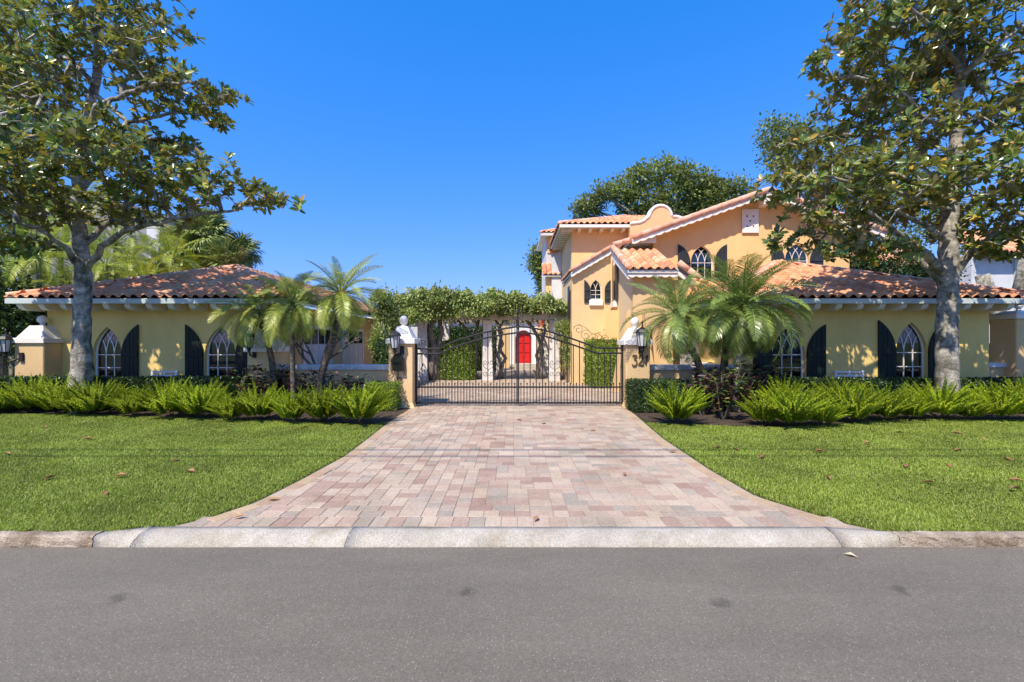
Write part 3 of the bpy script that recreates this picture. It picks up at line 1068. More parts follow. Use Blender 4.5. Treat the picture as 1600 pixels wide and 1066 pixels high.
# white slatted benches against the wings
def bench(x0, x1, y, label):
    t = thing('garden_bench', label, 'bench', ((x0 + x1) / 2, y, 0), 'white benches against the wings')
    for z in (0.5, 0.62, 0.74, 0.84):
        MB().bbox(x0, x1, y - 0.03, y, z, z + 0.055, .005).build('back_slat', M['white'], t)
    for k in range(4):
        MB().bbox(x0, x1, y - 0.42 + k * 0.1, y - 0.34 + k * 0.1, 0.40, 0.425, .005).build('seat_slat', M['white'], t)
    for x in (x0 + 0.02, (x0 + x1) / 2, x1 - 0.02):
        MB().box(x - 0.03, x + 0.03, y - 0.029, y + 0.02, 0.42, 0.90).build('back_post', M['white'], t)
    for x in (x0 + .04, x1 - .04):
        for yy in (y - 0.4, y - 0.02):
            MB().box(x - .025, x + .025, yy - .025, yy + .015, 0, 0.40).build('leg', M['white'], t)
bench(XX(233, 12.2), XX(273, 12.2), 12.3, 'white slatted bench against the left wing, between its two arched windows')
bench(XX(1308, 12.2), XX(1353, 12.2), 12.3, 'white slatted bench against the right wing, between its two arched windows')

# ------------------------------------------------------------------ piers, garden walls
def pier(x0, x1, y0, y1, zt, label, finial='pine', capz=0.0, group='stucco piers along the street front', topw=0.40, htop=0.31):
    t = thing('gate_pier', label, 'pier', ((x0 + x1) / 2, (y0 + y1) / 2, 0), group)
    cx, cy = (x0 + x1) / 2, (y0 + y1) / 2
    MB().bbox(x0, x1, y0, y1, 0.12, zt, 0.02).build('shaft', M['stucco'], t)
    MB().frustum(x0 - 0.05, x1 + 0.05, y0 - 0.05, y1 + 0.05, 0, 0.12, 0.05, 0.05).build('base', M['stucco'], t)
    MB().bbox(x0 - 0.06, x1 + 0.06, y0 - 0.06, y1 + 0.06, zt, zt + 0.13, 0.012).build('cap_slab', M['white'], t)
    k = (x1 - x0) * topw / 2 + 0.03
    MB().frustum(x0 + 0.02, x1 - 0.02, y0 + 0.02, y1 - 0.02, zt + 0.13, zt + 0.13 + htop, k, k * (y1 - y0) / (x1 - x0)).build('cap', M['white'], t)
    z = zt + 0.13 + htop
    if finial == 'pine':
        MB().lathe((cx, cy, z), [(0.09, 0), (0.095, 0.02), (0.055, 0.035), (0.05, 0.05), (0.08, 0.065), (0.105, 0.12), (0.112, 0.17), (0.10, 0.22), (0.065, 0.27), (0.015, 0.295)], 14).build('finial', M['white'], t, True)
    elif finial == 'ball':
        MB().lathe((cx, cy, z), [(0.08, 0), (0.05, 0.03), (0.05, 0.06)] + [(max(0.01, 0.115 * math.sin(PI * q / 8)), 0.165 - 0.115 * math.cos(PI * q / 8)) for q in range(1, 9)], 14).build('finial', M['white'], t, True)
    return t
GY = 11.85
pier(XX(607, 11.6), XX(645, 11.6), 11.6, 12.25, ZZ(537, 11.6), 'stucco gate pier with white cap and pineapple finial left of the iron gate')
pier(XX(978, 11.6), XX(1016, 11.6), 11.6, 12.25, ZZ(539, 11.6), 'stucco gate pier bearing the house number 321')
pier(XX(386, 11.7), XX(428, 11.7), 11.7, 12.35, ZZ(550, 11.7), 'stucco pier with white cap between the left wing and the palms', 'none', htop=0.4)
pier(XX(22, 11.9), XX(68, 11.9), 11.9, 12.6, ZZ(536, 11.9), 'stucco pier with white cap and ball finial at the far left of the garden wall', 'ball', htop=0.33)
pier(XX(1588, 12.2), XX(1640, 12.2), 12.2, 12.9, ZZ(498, 12.2), 'tall stucco pier with white cap at the far right of the garden wall', 'ball', htop=0.1)

def garden_wall(x0, x1, y0, y1, zt, label):
    t = thing('garden_wall', label, 'wall', ((x0 + x1) / 2, y0, 0))
    MB().box(x0, x1, y0, y1, 0, zt - 0.12).build('wall', M['stucco'], t)
    n = max(1, round((x1 - x0) / 0.95))
    for k in range(n):
        a, b = x0 + (x1 - x0) * k / n, x0 + (x1 - x0) * (k + 1) / n
        MB().bbox(a + 0.003, b - 0.003, y0 - 0.06, y1 + 0.06, zt - 0.12, zt, 0.012).build('coping_stone', M['cap'], t)
garden_wall(XX(428, 11.95), XX(607, 11.95) + 0.04, 11.95, 12.25, 1.07, 'low garden wall with pale coping left of the gate')
garden_wall(XX(1016, 11.95), 5.99, 11.95, 12.25, 1.07, 'low garden wall with pale coping right of the gate')
garden_wall(XX(68, 12.2), -12.67, 12.2, 12.45, ZZ(570, 12.2), 'short garden wall at the far left, beside the ball-topped pier')
garden_wall(13.01, XX(1588, 12.5), 12.5, 12.75, ZZ(567, 12.5), 'short garden wall at the far right, beside the right wing')

# ------------------------------------------------------------------ lanterns
def lantern(x, y, z, s, label, arm=None, group='iron wall lanterns'):
    """coach lantern; (x,y,z) is its bottom, arm the vector from it to the wall"""
    t = thing('wall_lantern', label, 'lantern', (x, y, z), group)
    n = 8
    MB().lathe((x, y, z), [(0.015 * s, -0.14 * s), (0.05 * s, -0.10 * s), (0.045 * s, -0.05 * s), (0.095 * s, 0)], n).build('base', M['iron'], t)
    MB().lathe((x, y, z), [(0.085 * s, 0.005 * s), (0.13 * s, 0.31 * s)], n).build('glass', M['lampglass'], t)
    cage = MB()
    for k in range(n):
        w = 2 * PI * k / n
        c, d = math.cos(w), math.sin(w)
        cage.tube([(x + c * 0.092 * s, y + d * 0.092 * s, z), (x + c * 0.142 * s, y + d * 0.142 * s, z + 0.32 * s)], 0.009 * s, 4)
    cage.build('cage', M['iron'], t)
    MB().lathe((x, y, z), [(0.165 * s, 0.31 * s), (0.17 * s, 0.33 * s), (0.12 * s, 0.40 * s), (0.05 * s, 0.44 * s), (0.02 * s, 0.46 * s), (0.014 * s, 0.55 * s), (0.028 * s, 0.57 * s), (0.01 * s, 0.60 * s)], n).build('cap', M['iron'], t)
    if arm is not None:
        a = Vector(arm)
        p = Vector((x, y, z - 0.12 * s))
        MB().tube([p, p + a * 0.25 + Vector((0, 0, -0.10 * s)), p + a * 0.6 + Vector((0, 0, -0.06 * s)), p + a + Vector((0, 0, 0.04 * s))], [0.022 * s] * 4, 6).build('bracket', M['iron'], t)
        q = p + a
        MB().box(q.x - 0.05 * s, q.x + 0.05 * s, q.y - 0.05 * s, q.y + 0.02, q.z - 0.08 * s, q.z + 0.15 * s).build('backplate', M['iron'], t)
    return t
lantern(XX(617, 11.40), 11.40, ZZ(544, 11.40), 0.95, 'black iron lantern on the left gate pier above the call box', (0.14, 0.2, 0.02))
lantern(XX(1003.5, 11.42), 11.42, ZZ(541, 11.42), 1.05, 'black iron lantern above the number 321', (0, 0.18, 0.03))
lantern(XX(391, 11.5), 11.45, ZZ(543, 11.45), 0.85, 'black iron lantern on the pier left of the palms', (0.0, 0.25, -0.1))
lantern(XX(9, 11.8), 11.8, ZZ(550, 11.8), 1.0, 'black iron lantern bracketed off the far left pier', (0.32, 0.1, -0.05))

# call box on the left gate pier
cb = thing('call_box', 'black arched iron call box with scrolled bracket on the left gate pier', 'call box', (XX(621.5, 11.6), 11.58, 1.1))
def Lx(px, D=11.56):
    return XX(px, D)
def Lz(py, D=11.56):
    return ZZ(py, D)
ao = [(Lx(614), Lz(579)), (Lx(630), Lz(579)), (Lx(630.5), Lz(563)), (Lx(629), Lz(557)), (Lx(625), Lz(553)), (Lx(621.5), Lz(552)), (Lx(618), Lz(553)), (Lx(615), Lz(557)), (Lx(613.5), Lz(563))]
MB().plate(ao, [], 11.46, 11.599).build('housing', M['iron'], cb)
ai_ = [(0.82 * (a - Lx(622)) + Lx(622), 0.84 * (b - Lz(567)) + Lz(567)) for a, b in ao]
MB().plate(ai_, [], 11.452, 11.459).build('face', M['glass_dark'], cb)
def spiral(cx, cz, r, turns, a0, sg=1, n=22):
    return [(cx + sg * r * (1 - 0.8 * i / n) * math.cos(a0 + turns * 2 * PI * i / n), cz + r * (1 - 0.8 * i / n) * math.sin(a0 + turns * 2 * PI * i / n)) for i in range(n + 1)]
sc = MB()
def sctube(mb, pts, y, r=0.009, n=4):
    mb.tube([Vector((a, y, b)) for a, b in pts], r, n)
sctube(sc, [(Lx(622), Lz(579)), (Lx(622), Lz(602))], 11.56, 0.013)
for sg in (1, -1):
    sctube(sc, spiral(Lx(622) + sg * 0.05, Lz(592), 0.055, 1.3, -PI / 2, sg), 11.56, 0.010)
    sctube(sc, [(Lx(622) + sg * 0.17, Lz(560)), (Lx(622) + sg * 0.18, Lz(578)), (Lx(622) + sg * 0.15, Lz(584)), (Lx(622) + sg * 0.20, Lz(587))], 11.56, 0.010)
    sctube(sc, [(Lx(622) - 0.15 * sg, Lz(579)), (Lx(622), Lz(580))], 11.55, 0.012)
sc.lathe((Lx(622), 11.56, Lz(602)), [(0.005, -0.05), (0.03, -0.01), (0.01, 0.03)], 6)
sc.build('scroll_bracket', M['iron'], cb)

# house number 321
hn = thing('house_number', 'rusty metal house number 321 on the right gate pier', 'house number', (XX(998, 11.6), 11.59, 1.2))
def glyph(pts, nm):
    D = 11.575
    MB().tube([Vector((XX(a, D), D, ZZ(b, D))) for a, b in pts], 0.0155, 5).build(nm, M['rust'], hn, True)
glyph([(988.2, 556.5), (989.5, 555.2), (994.5, 555.3), (995.2, 556), (991, 560.8), (990.8, 561.2), (993.5, 561.8), (995, 564), (995, 568), (993.2, 571), (990.6, 572), (988.6, 571), (987.8, 569)], 'digit')
glyph([(998.6, 558.6), (999.6, 556), (1001.8, 555), (1004, 555.8), (1004.6, 558.2), (1003.8, 561), (1001, 565.5), (997.6, 570.2), (999.5, 569.4), (1002.3, 570.6), (1004.6, 570.2), (1005.8, 568.4)], 'digit')
glyph([(1008.3, 559.2), (1010.6, 557), (1011.8, 555), (1010.8, 562), (1009, 569.8)], 'digit')

# ------------------------------------------------------------------ iron drive gate
GDy = 11.9
def gx(px): return XX(px, GDy)
def gz(py): return ZZ(py, GDy)
TOPL = [(650, 545), (687, 545), (700, 537.5), (720, 530), (755, 520), (785, 514), (809, 510.5)]
TOPR = [(809, 510.5), (825, 511.5), (850, 516), (887, 527), (912, 536), (932, 544), (973, 544)]
TOPL2 = [(650, 553), (687, 553), (702, 546), (720, 539), (755, 529), (785, 523), (809, 520)]
TOPR2 = [(809, 520), (825, 520.5), (850, 525), (887, 536), (912, 545), (932, 552), (973, 552)]
def gate(x0, x1, top, top2, label, hinge):
    t = thing('drive_gate', label, 'gate', (gx(hinge), GDy, 0), 'leaves of the iron drive gate')
    for poly in (top, top2):
        MB().tube([Vector((gx(a), GDy, gz(b))) for a, b in poly], 0.023, 6).build('top_rail', M['iron'], t)
    for y in (605, 629.5):
        MB().box(gx(x0), gx(x1), GDy - 0.018, GDy + 0.018, gz(y) - 0.02, gz(y) + 0.02).build('rail', M['iron'], t)
    stile = MB().box(gx(hinge) - 0.035, gx(hinge) + 0.035, GDy - 0.035, GDy + 0.035, 0.04, gz(538)).build('stile', M['iron'], t)
    mx = x1 if hinge == x0 else x0
    sg = -1 if hinge == x0 else 1
    MB().box(min(gx(mx), gx(mx) + sg * 0.035) + (0.002 * sg), max(gx(mx), gx(mx) + sg * 0.035) + (0.002 * sg), GDy - 0.02, GDy + 0.02, 0.04, gz(500)).build('stile', M['iron'], t)
    xs = sorted(a for a, b in top)
    tx = [a for a, b in top]
    tz = [b for a, b in top]
    n = 17
    bars, shorts = [], []
    for k in range(1, n):
        p = x0 + (x1 - x0) * k / n
        zt = gz(float(np.interp(p, [a for a, b in top2], [b for a, b in top2]))) if k % 2 else gz(float(np.interp(p, tx, tz)))
        MB().box(gx(p) - 0.0115, gx(p) + 0.0115, GDy - 0.008, GDy + 0.008, 0.05, zt).build('bar', M['iron'], t)
    for k in range(n):
        p = x0 + (x1 - x0) * (k + 0.5) / n
        mb = MB().box(gx(p) - 0.0095, gx(p) + 0.0095, GDy - 0.007, GDy + 0.007, 0.05, gz(601))
        mb.lathe((gx(p), GDy, gz(601)), [(0.008, -0.01), (0.018, 0.01), (0.02, 0.03), (0.004, 0.055)], 6)
        mb.build('spear_bar', M['iron'], t)
    # hinges
    for y in (549, 608):
        MB().bbox(gx(hinge) + (0.03 if hinge != x0 else -0.10), gx(hinge) + (0.10 if hinge != x0 else -0.03), GDy - 0.05, GDy + 0.04, gz(y) - 0.06, gz(y) + 0.06, .008).build('hinge', M['iron'], t)
    # scrollwork
    cx = 763 if hinge == x0 else 867
    def heart(cxp, cy, s):
        mb = MB()
        for g_ in (1, -1):
            sctube(mb, spiral(gx(cxp) + g_ * 0.06 * s, gz(cy - 12), 0.06 * s, 1.2, PI * 0.9, g_), GDy, 0.008)
            sctube(mb, spiral(gx(cxp) + g_ * 0.06 * s, gz(cy + 6), 0.06 * s, 1.2, PI * 1.1, g_), GDy, 0.008)
            sctube(mb, [(gx(cxp) + g_ * 0.12 * s, gz(cy - 10)), (gx(cxp) + g_ * 0.09 * s, gz(cy - 4)), (gx(cxp), gz(cy)), (gx(cxp) + g_ * 0.02, gz(cy + 2))], GDy, 0.008)
        mb.build('scroll', M['iron'], t)
    heart(cx, 578, 1.2)
    cx2 = 662 if hinge == x0 else 960
    mb = MB()
    d = 0.09
    sctube(mb, [(gx(cx2), gz(575) + 0.12), (gx(cx2) + 0.06, gz(575)), (gx(cx2), gz(575) - 0.12), (gx(cx2) - 0.06, gz(575)), (gx(cx2), gz(575) + 0.12)], GDy, 0.008)
    for g_ in (1, -1):
        sctube(mb, spiral(gx(cx2) + g_ * 0.055, gz(549), 0.05, 1.2, -PI / 2, g_), GDy, 0.007)
        sctube(mb, [(gx(cx2) + g_ * .06, gz(553)), (gx(cx2) + g_ * 0.10, gz(562)), (gx(cx2) + g_ * 0.10, gz(588)), (gx(cx2), gz(603))], GDy, 0.007)
    if hinge == x0:
        mb.build('scroll', M['iron'], t)
        mb = MB()
        sctube(mb, spiral(gx(661), gz(537), 0.11, 1.4, -PI * 0.2, -1), GDy, 0.010)
        sctube(mb, spiral(gx(688), gz(533), 0.13, 1.3, -PI * 0.6, 1), GDy, 0.010)
        sctube(mb, [(gx(688), gz(553)), (gx(676), gz(560)), (gx(690), gz(568)), (gx(712), gz(548))], GDy, 0.008)
        mb.build('scroll', M['iron'], t)
    # small scrolls under the arch
    mb = MB()
    for q in (0.62, 0.74, 0.86):
        p = x0 + (x1 - x0) * q if hinge == x0 else x1 - (x1 - x0) * q
        zz = (gz(float(np.interp(p, tx, tz))) + gz(float(np.interp(p, [a for a, b in top2], [b for a, b in top2])))) / 2
        sctube(mb, spiral(gx(p), zz, 0.055, 1.2, 0, 1), GDy, 0.007)
    mb.build('scroll', M['iron'], t)
    if hinge == x0:
        post = MB()
        post.lathe((gx(809), GDy - 0.0, gz(512)), [(0.03, -0.02), (0.035, 0.0), (0.018, 0.05), (0.014, 0.35), (0.035, 0.40), (0.02, 0.46), (0.014, 0.62), (0.028, 0.68), (0.004, 0.82)], 8)
        for g_ in (1, -1):
            for (dz, r) in ((0.10, 0.09), (0.28, 0.07), (0.45, 0.05)):
                sctube(post, spiral(gx(809) + g_ * (r + 0.015), gz(512) + dz, r, 1.2, PI, g_), GDy, 0.008)
        post.build('crest', M['iron'], t)
    return t
gate(650, 809.0, TOPL, TOPL2, 'left leaf of the arched black iron drive gate, carrying the tall crest', 650)
gate(809.1, 973, TOPR, TOPR2, 'right leaf of the arched black iron drive gate, hinged on the pier numbered 321', 973)
# side gate at the far left
sg_ = thing('side_gate', 'dark iron side gate at the far left edge', 'gate', (XX(0, 12.2), 12.2, 0))
for k in range(12):
    x = -15.4 + k * 0.16
    MB().box(x - 0.01, x + 0.01, 12.19, 12.21, 0.05, 1.55).build('bar', M['iron'], sg_)
for z in (0.12, 1.0, 1.5):
    MB().box(-15.5, -13.55, 12.185, 12.215, z, z + 0.03).build('rail', M['iron'], sg_)

# ------------------------------------------------------------------ main house
mh = thing('main_house', 'two-storey yellow Mediterranean house with gables and clay tile roofs', 'house', (8, 17, 0))
rr = random.Random(11)
# gable block: front wall at D = 17
Dg = 17.0
GXL, GXR, GXP = 5.28, 12.6, 9.3
GE, GPK = 5.60, 7.02
gslope = (GPK - GE) / (GXP - GXL)
wins = []
for (c, w, top) in ((1097, 35, 384), (1245, 37, 381)):
    x = XX(c, Dg)
    ww = w / F * Dg
    zt = ZZ(top, Dg)
    wins.append((x, zt - 1.25, ww, 0.62, 1.25))
holes = [clean(arch_outline(x, zb, w / 2, hs, ht, 10)) for x, zb, w, hs, ht in wins]
zr = GPK - gslope * (GXR - GXP)
MB().plate([(GXL, 0), (GXR, 0), (GXR, zr), (GXP, GPK), (GXL, GE)], holes, Dg, Dg + 0.25).build('gable_wall', M['stucco_orange_shaded'], mh)
MB().box(GXL, GXL + 0.2, Dg + .25, 25, 0, GE).build('wall', M['stucco_pale_sunlit'], mh)
MB().box(GXR - 0.2, GXR, Dg + .25, 25, 0, zr).build('wall', M['stucco'], mh)
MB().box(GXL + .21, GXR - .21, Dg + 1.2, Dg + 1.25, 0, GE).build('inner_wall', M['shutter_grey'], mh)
for x, zb, w, hs, ht in wins:
    gothic_window(mh, x, Dg, zb, w, hs, ht, rows=1, recess=0.08, fw=0.035, bar=0.013)
    a = w / 2
    shutter(mh, x - a - 0.03 - a * 1.12, x - a - 0.03, Dg, zb - 0.05, hs + 0.03, ht + 0.10, M['shutter_grey'])
    shutter(mh, x + a + 0.03 + a * 1.12, x + a + 0.03, Dg, zb - 0.05, hs + 0.03, ht + 0.10, M['shutter_grey'])
# white vent plate with five round holes
vx0, vx1, vz0, vz1 = XX(1159.5, 16.95), XX(1185, 16.95), ZZ(364, 16.95), ZZ(327, 16.95)
vh = []
for (px, py) in ((1167, 338), (1177, 338), (1172, 345.5), (1167, 353.5), (1177, 353.5)):
    vh.append([(XX(px, 16.95) + 0.038 * math.cos(2 * PI * k / 10), ZZ(py, 16.95) + 0.038 * math.sin(2 * PI * k / 10)) for k in range(10)])
vp = MB().plate([(vx0, vz0), (vx1, vz0), (vx1, vz1), (vx0, vz1)], vh, 16.93, 16.97).build('vent_plate', M['white'], mh)
MB().box(vx0 + .03, vx1 - .03, 16.975, 16.995, vz0 + .03, vz1 - .03).build('vent_backing', M['shutter'], vp)
# gable roof slabs with overhang and scalloped white verge
def rz(x, base=0.0):
    return GPK + 0.10 - gslope * abs(x - GXP) + base
fy = 16.45
xe_l, xe_r = 4.36, 13.6
roofg = slab(mh, 'gable_roof', [(xe_l, fy, rz(xe_l)), (GXP, fy, rz(GXP)), (GXP, 25, rz(GXP)), (xe_l, 25, rz(xe_l))], 0.05, M['white_soft'])
slab(roofg, 'roof_slope', [(GXP, fy, rz(GXP)), (xe_r, fy, rz(xe_r)), (xe_r, 25, rz(xe_r)), (GXP, 25, rz(GXP))], 0.05, M['white_soft'])
v1 = Vector((GXP - xe_l, 0, rz(GXP) - rz(xe_l)))
tile_face(roofg, (xe_l - .03, 25, rz(xe_l)), (0, -1, 0), v1, lambda a, b: a < 8.5 and b < v1.length, 8.6, v1.length, 0, rr)
v2 = Vector((GXP - xe_r, 0, rz(GXP) - rz(xe_r)))
tile_face(roofg, (xe_r + .03, fy, rz(xe_r)), (0, 1, 0), v2, lambda a, b: a < 8.5 and b < v2.length, 8.6, v2.length, 0, rr)
ridge_line(roofg, (xe_l, fy + 0.05, rz(xe_l) + .07), (GXP, fy + .05, rz(GXP) + .07), r=0.11)
ridge_line(roofg, (xe_r, fy + 0.05, rz(xe_r) + .07), (GXP, fy + .05, rz(GXP) + .07), r=0.11)
def verge(par, p0, p1, y0, y1, h, mat, sc=0.28, depth=0.07):
    """barge board with a scalloped lower edge from p0 to p1 (x,z)"""
    n = max(2, int(abs(p1[0] - p0[0]) / sc))
    top, bot = [], []
    for i in range(n):
        for k in range(5):
            t = (i + k / 5) / n
            x, z = p0[0] + (p1[0] - p0[0]) * t, p0[1] + (p1[1] - p0[1]) * t
            top.append((x, z))
            bot.append((x, z - h - depth * math.sin(PI * k / 5)))
    top.append(p1)
    bot.append((p1[0], p1[1] - h))
    poly = bot + top[::-1]
    return MB().plate(poly, [], y0, y1).build('verge_board', mat, par)
verge(mh, (xe_l, rz(xe_l) - 0.052), (GXP, rz(GXP) - .052), fy + 0.02, fy + 0.10, 0.09, M['white'], .28, .045)
verge(mh, (GXP, rz(GXP) - .052), (xe_r, rz(xe_r) - 0.052), fy + 0.02, fy + 0.10, 0.09, M['white'], .28, .045)
MB().bbox(GXP - .14, GXP + .14, fy + .04, Dg, rz(GXP) - .45, rz(GXP) - .13, .02).build('ridge_beam', M['white'], mh)
for y in np.arange(16.7, 24.5, 0.55):
    poly_x0 = xe_l + 0.05
    MB().bbox(poly_x0, GXL, y - .07, y + .07, rz(GXL) - 0.40, rz(GXL) - .13, .02).build('rafter_tail', M['white_soft'], mh)

# porch volume A
Da = 15.0
AX0, AX1 = 3.99, 5.30
MB().plate([(AX0, 0), (AX1, 0), (AX1, 3.95), (AX0, 3.95)], [], Da, Da + 0.2).build('porch_wall', M['stucco'], mh)
MB().add([(AX0, Da + .2, 0), (AX0, 17.9, 0), (AX0, 17.9, 5.25), (AX0, Da + .2, 3.98), (AX0 + .2, Da + .2, 0), (AX0 + .2, 17.9, 0), (AX0 + .2, 17.9, 5.25), (AX0 + .2, Da + .2, 3.98)],
         [(0, 3, 2, 1), (4, 5, 6, 7), (0, 1, 5, 4), (1, 2, 6, 5), (2, 3, 7, 6), (3, 0, 4, 7)]).build('wall', M['stucco_pale_sunlit'], mh)
MB().box(AX1 - .2, AX1, Da + .2, 17, 0, 3.95).build('wall', M['stucco_orange_shaded'], mh)
MB().box(AX1 + .002, 5.99, 16.6, 16.8, 0, 3.6).build('porch_back_wall', M['stucco_orange_shaded'], mh)
# flared buttresses
def butt(par, pts, y0, y1, mat, name='buttress'):
    n = len(pts)
    return MB().plate(pts, [], y0, y1).build(name, mat, par)
butt(mh, [(XX(1014, 14.9) , 0), (XX(1026, 14.9), 0), (XX(1014, 14.9), 1.4), (XX(1010, 14.9), 2.6), (XX(1004, 14.9), 2.6)], 14.62, 14.998, M['stucco'])
# two splayed buttresses on the west wall; the rear one's orange paints the passage shade
ob = MB()
y0_, y1_ = 15.9, 17.5
ob.add([(AX0 - .55, 15.35, 0), (AX0 - .002, 15.35, 0), (AX0 - .002, 15.35, 2.72), (AX0 - .10, 15.35, 2.72), (AX0 - .55, 15.75, 0), (AX0 - .002, 15.75, 0), (AX0 - .002, 15.75, 2.72), (AX0 - .10, 15.75, 2.72)],
       [(0, 1, 2, 3), (7, 6, 5, 4), (0, 3, 7, 4), (1, 5, 6, 2), (2, 6, 7, 3), (0, 4, 5, 1)])
ob.build('buttress', M['stucco'], mh)
ob = MB()
ob.add([(AX0 - .95, 17.0, 0), (AX0 - .002, 17.0, 0), (AX0 - .002, 17.0, 2.85), (AX0 - .25, 17.0, 2.85), (AX0 - .95, 17.898, 0), (AX0 - .002, 17.898, 0), (AX0 - .002, 17.898, 2.85), (AX0 - .25, 17.898, 2.85)],
       [(0, 1, 2, 3), (7, 6, 5, 4), (0, 3, 7, 4), (1, 5, 6, 2), (2, 6, 7, 3), (0, 4, 5, 1)])
ob.build('buttress', M['stucco_orange_shaded'], mh)
# tall window on the west wall of A
MB().box(AX0 - .06, AX0 - .002, 17.25, 17.72, 3.2, 4.75).build('window', M['white'], mh)
MB().box(AX0 - .075, AX0 - .062, 17.33, 17.64, 3.28, 4.6).build('pane', M['glass_dark'], bpy.data.objects[[o.name for o in mh.children if o.name.startswith('window')][-1]])
MB().bbox(AX0 - .16, AX0 - .002, 17.15, 17.82, 3.0, 3.18, .01).build('sill', M['white'], mh)
MB().box(AX0 - .09, AX0 - .055, 16.98, 17.22, 3.22, 4.7).build('shutter', M['shutter_grey'], mh)
# roof of A
ra = slab(mh, 'porch_roof', [(3.72, 14.62, 3.98), (5.35, 14.62, 3.98), (5.35, 16.99, 5.12), (3.72, 16.99, 5.12)], 0.09, M['white_soft'])
va = Vector((0, 16.99 - 14.62, 1.14))
tile_face(ra, (3.72, 14.60, 3.98), (1, 0, 0), va, lambda a, b: b < va.length - .2 and a < 1.62, 1.7, va.length, 90, rr)
ridge_line(ra, (3.76, 14.60, 4.05), (3.76, 16.95, 5.19), r=0.11)
verge(ra, (3.74, 3.90), (5.35, 3.90), 14.66, 14.74, 0.10, M['white'], 0.26, 0.05)
MB().add([(3.74, 14.7, 3.70), (3.74, 14.7, 3.90), (3.74, 17.0, 5.01), (3.74, 17.0, 4.75), (3.80, 14.7, 3.70), (3.80, 14.7, 3.90), (3.80, 17.0, 5.01), (3.80, 17.0, 4.75)],
         [(0, 1, 2, 3), (7, 6, 5, 4), (0, 4, 5, 1), (1, 5, 6, 2), (2, 6, 7, 3), (3, 7, 4, 0)]).build('verge_board', M['white'], ra)
ridge_line(ra, (5.40, 14.75, 4.25), (6.0, 14.55, 3.72), r=0.10, n=2)
MB().box(5.302, 5.98, 14.9, 15.02, 3.35, 3.70).build('porch_lintel', M['stucco'], mh)
verge(mh, (5.36, 4.0), (5.98, 3.62), 14.80, 14.88, 0.10, M['white'], 0.26, 0.05)

# block B with the small arched window
Db = 17.9
BX0, BX1 = 2.36, 3.985
zb0, zb1 = ZZ(430, Db), ZZ(392, Db)
bw = (XX(931, Db), ZZ(468, Db), 18 / F * Db, 0.36, ZZ(437.5, Db) - ZZ(468, Db))
MB().plate([(BX0, 0), (BX1, 0), (BX1, zb1), (BX0, zb0)], [clean(arch_outline(bw[0], bw[1], bw[2] / 2, bw[3], bw[4], 10))], Db, Db + 0.22).build('wall', M['stucco'], mh)
MB().box(BX0, BX0 + .2, Db + .22, 21, 0, zb0).build('wall', M['stucco_pale_sunlit'], mh)
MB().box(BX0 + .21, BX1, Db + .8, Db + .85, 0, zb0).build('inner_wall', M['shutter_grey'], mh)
gothic_window(mh, bw[0], Db, bw[1], bw[2], bw[3], bw[4], rows=2, recess=0.06, ncol=2, fw=0.03, bar=0.012)
MB().bbox(bw[0] - .27, bw[0] + .27, Db - .10, Db - .002, bw[1] - .24, bw[1] - .02, .015).build('sill', M['white'], mh)
shutter(mh, XX(912.5, Db), XX(922.3, Db), Db, bw[1] - .14, bw[3] + .12, bw[4] + .14, M['shutter_grey'], planks=3)
shutter(mh, XX(954.5, Db), XX(944.5, Db), Db, bw[1] - .14, bw[3] + .12, bw[4] + .14, M['shutter_grey'], planks=3)
sB = (zb1 - zb0) / (BX1 - BX0)
p0 = (BX0 - .05, zb0 - .02 + .12)
p1 = (3.86, zb0 + sB * (3.86 - BX0) + .12)
rb = slab(mh, 'side_roof', [(p0[0], Db - .2, p0[1]), (p1[0], Db - .2, p1[1]), (p1[0], 20.99, p1[1]), (p0[0], 20.99, p0[1])], 0.08, M['white_soft'])
vb = Vector((p1[0] - p0[0], 0, p1[1] - p0[1]))
tile_face(rb, (p0[0], 20.99, p0[1]), (0, -1, 0), vb, lambda a, b: a < 3.1 and b < vb.length, 3.3, vb.length, 0, rr)
ridge_line(rb, (p0[0], Db - .18, p0[1] + .07), (p1[0], Db - .18, p1[1] + .07), r=0.085)
verge(rb, (p0[0], p0[1] - .085), (p1[0], p1[1] - .085), Db - .18, Db - .02, 0.10, M['white'], 0.22, 0.03)
MB().tube([(XX(955.5, Db - .1), Db - .1, zb1 - .25), (XX(955.5, Db - .1), Db - .1, 2.9)], 0.028, 8).build('downpipe', M['stucco'], mh)
# link roof between B and the gable eave
ridge_line(mh, (3.80, 17.0, 5.30), (4.40, 16.6, 5.42), r=0.10, n=2)

# tall block C
Dc = 21.0
CX0, CX1 = 2.75, 7.6
zc = 6.86
MB().plate([(CX0, 0), (CX1, 0), (CX1, zc), (CX0, zc)], [], Dc, Dc + .25).build('wall', M['stucco_orange_shaded'], mh)
MB().box(CX0, CX0 + .2, Dc + .25, 25.0, 0, zc).build('wall', M['stucco_pale_sunlit'], mh)
for (ya, yb_, za, zb_) in ((21.6, 22.2, 3.4, 5.0), (23.2, 23.9, 3.4, 5.0)):
    wq = MB().box(CX0 - .05, CX0 - .002, ya, yb_, za, zb_).build('window', M['white'], mh)
    MB().box(CX0 - .065, CX0 - .052, ya + .08, yb_ - .08, za + .08, zb_ - .08).build('pane', M['glass_dark'], wq)
    MB().bbox(CX0 - .14, CX0 - .002, ya - .1, yb_ + .1, za - .2, za - .02, .01).build('sill', M['white'], mh)
    MB().box(CX0 - .10, CX0 - .06, ya - .62, ya - .03, za, zb_).build('shutter', M['shutter_grey'], mh)
wq = MB().box(BX0 - .05, BX0 - .002, 18.7, 19.2, 2.6, 3.9).build('window', M['white'], mh)
MB().box(BX0 - .09, BX0 - .052, 18.2, 18.66, 2.6, 3.9).build('shutter', M['shutter_grey'], mh)
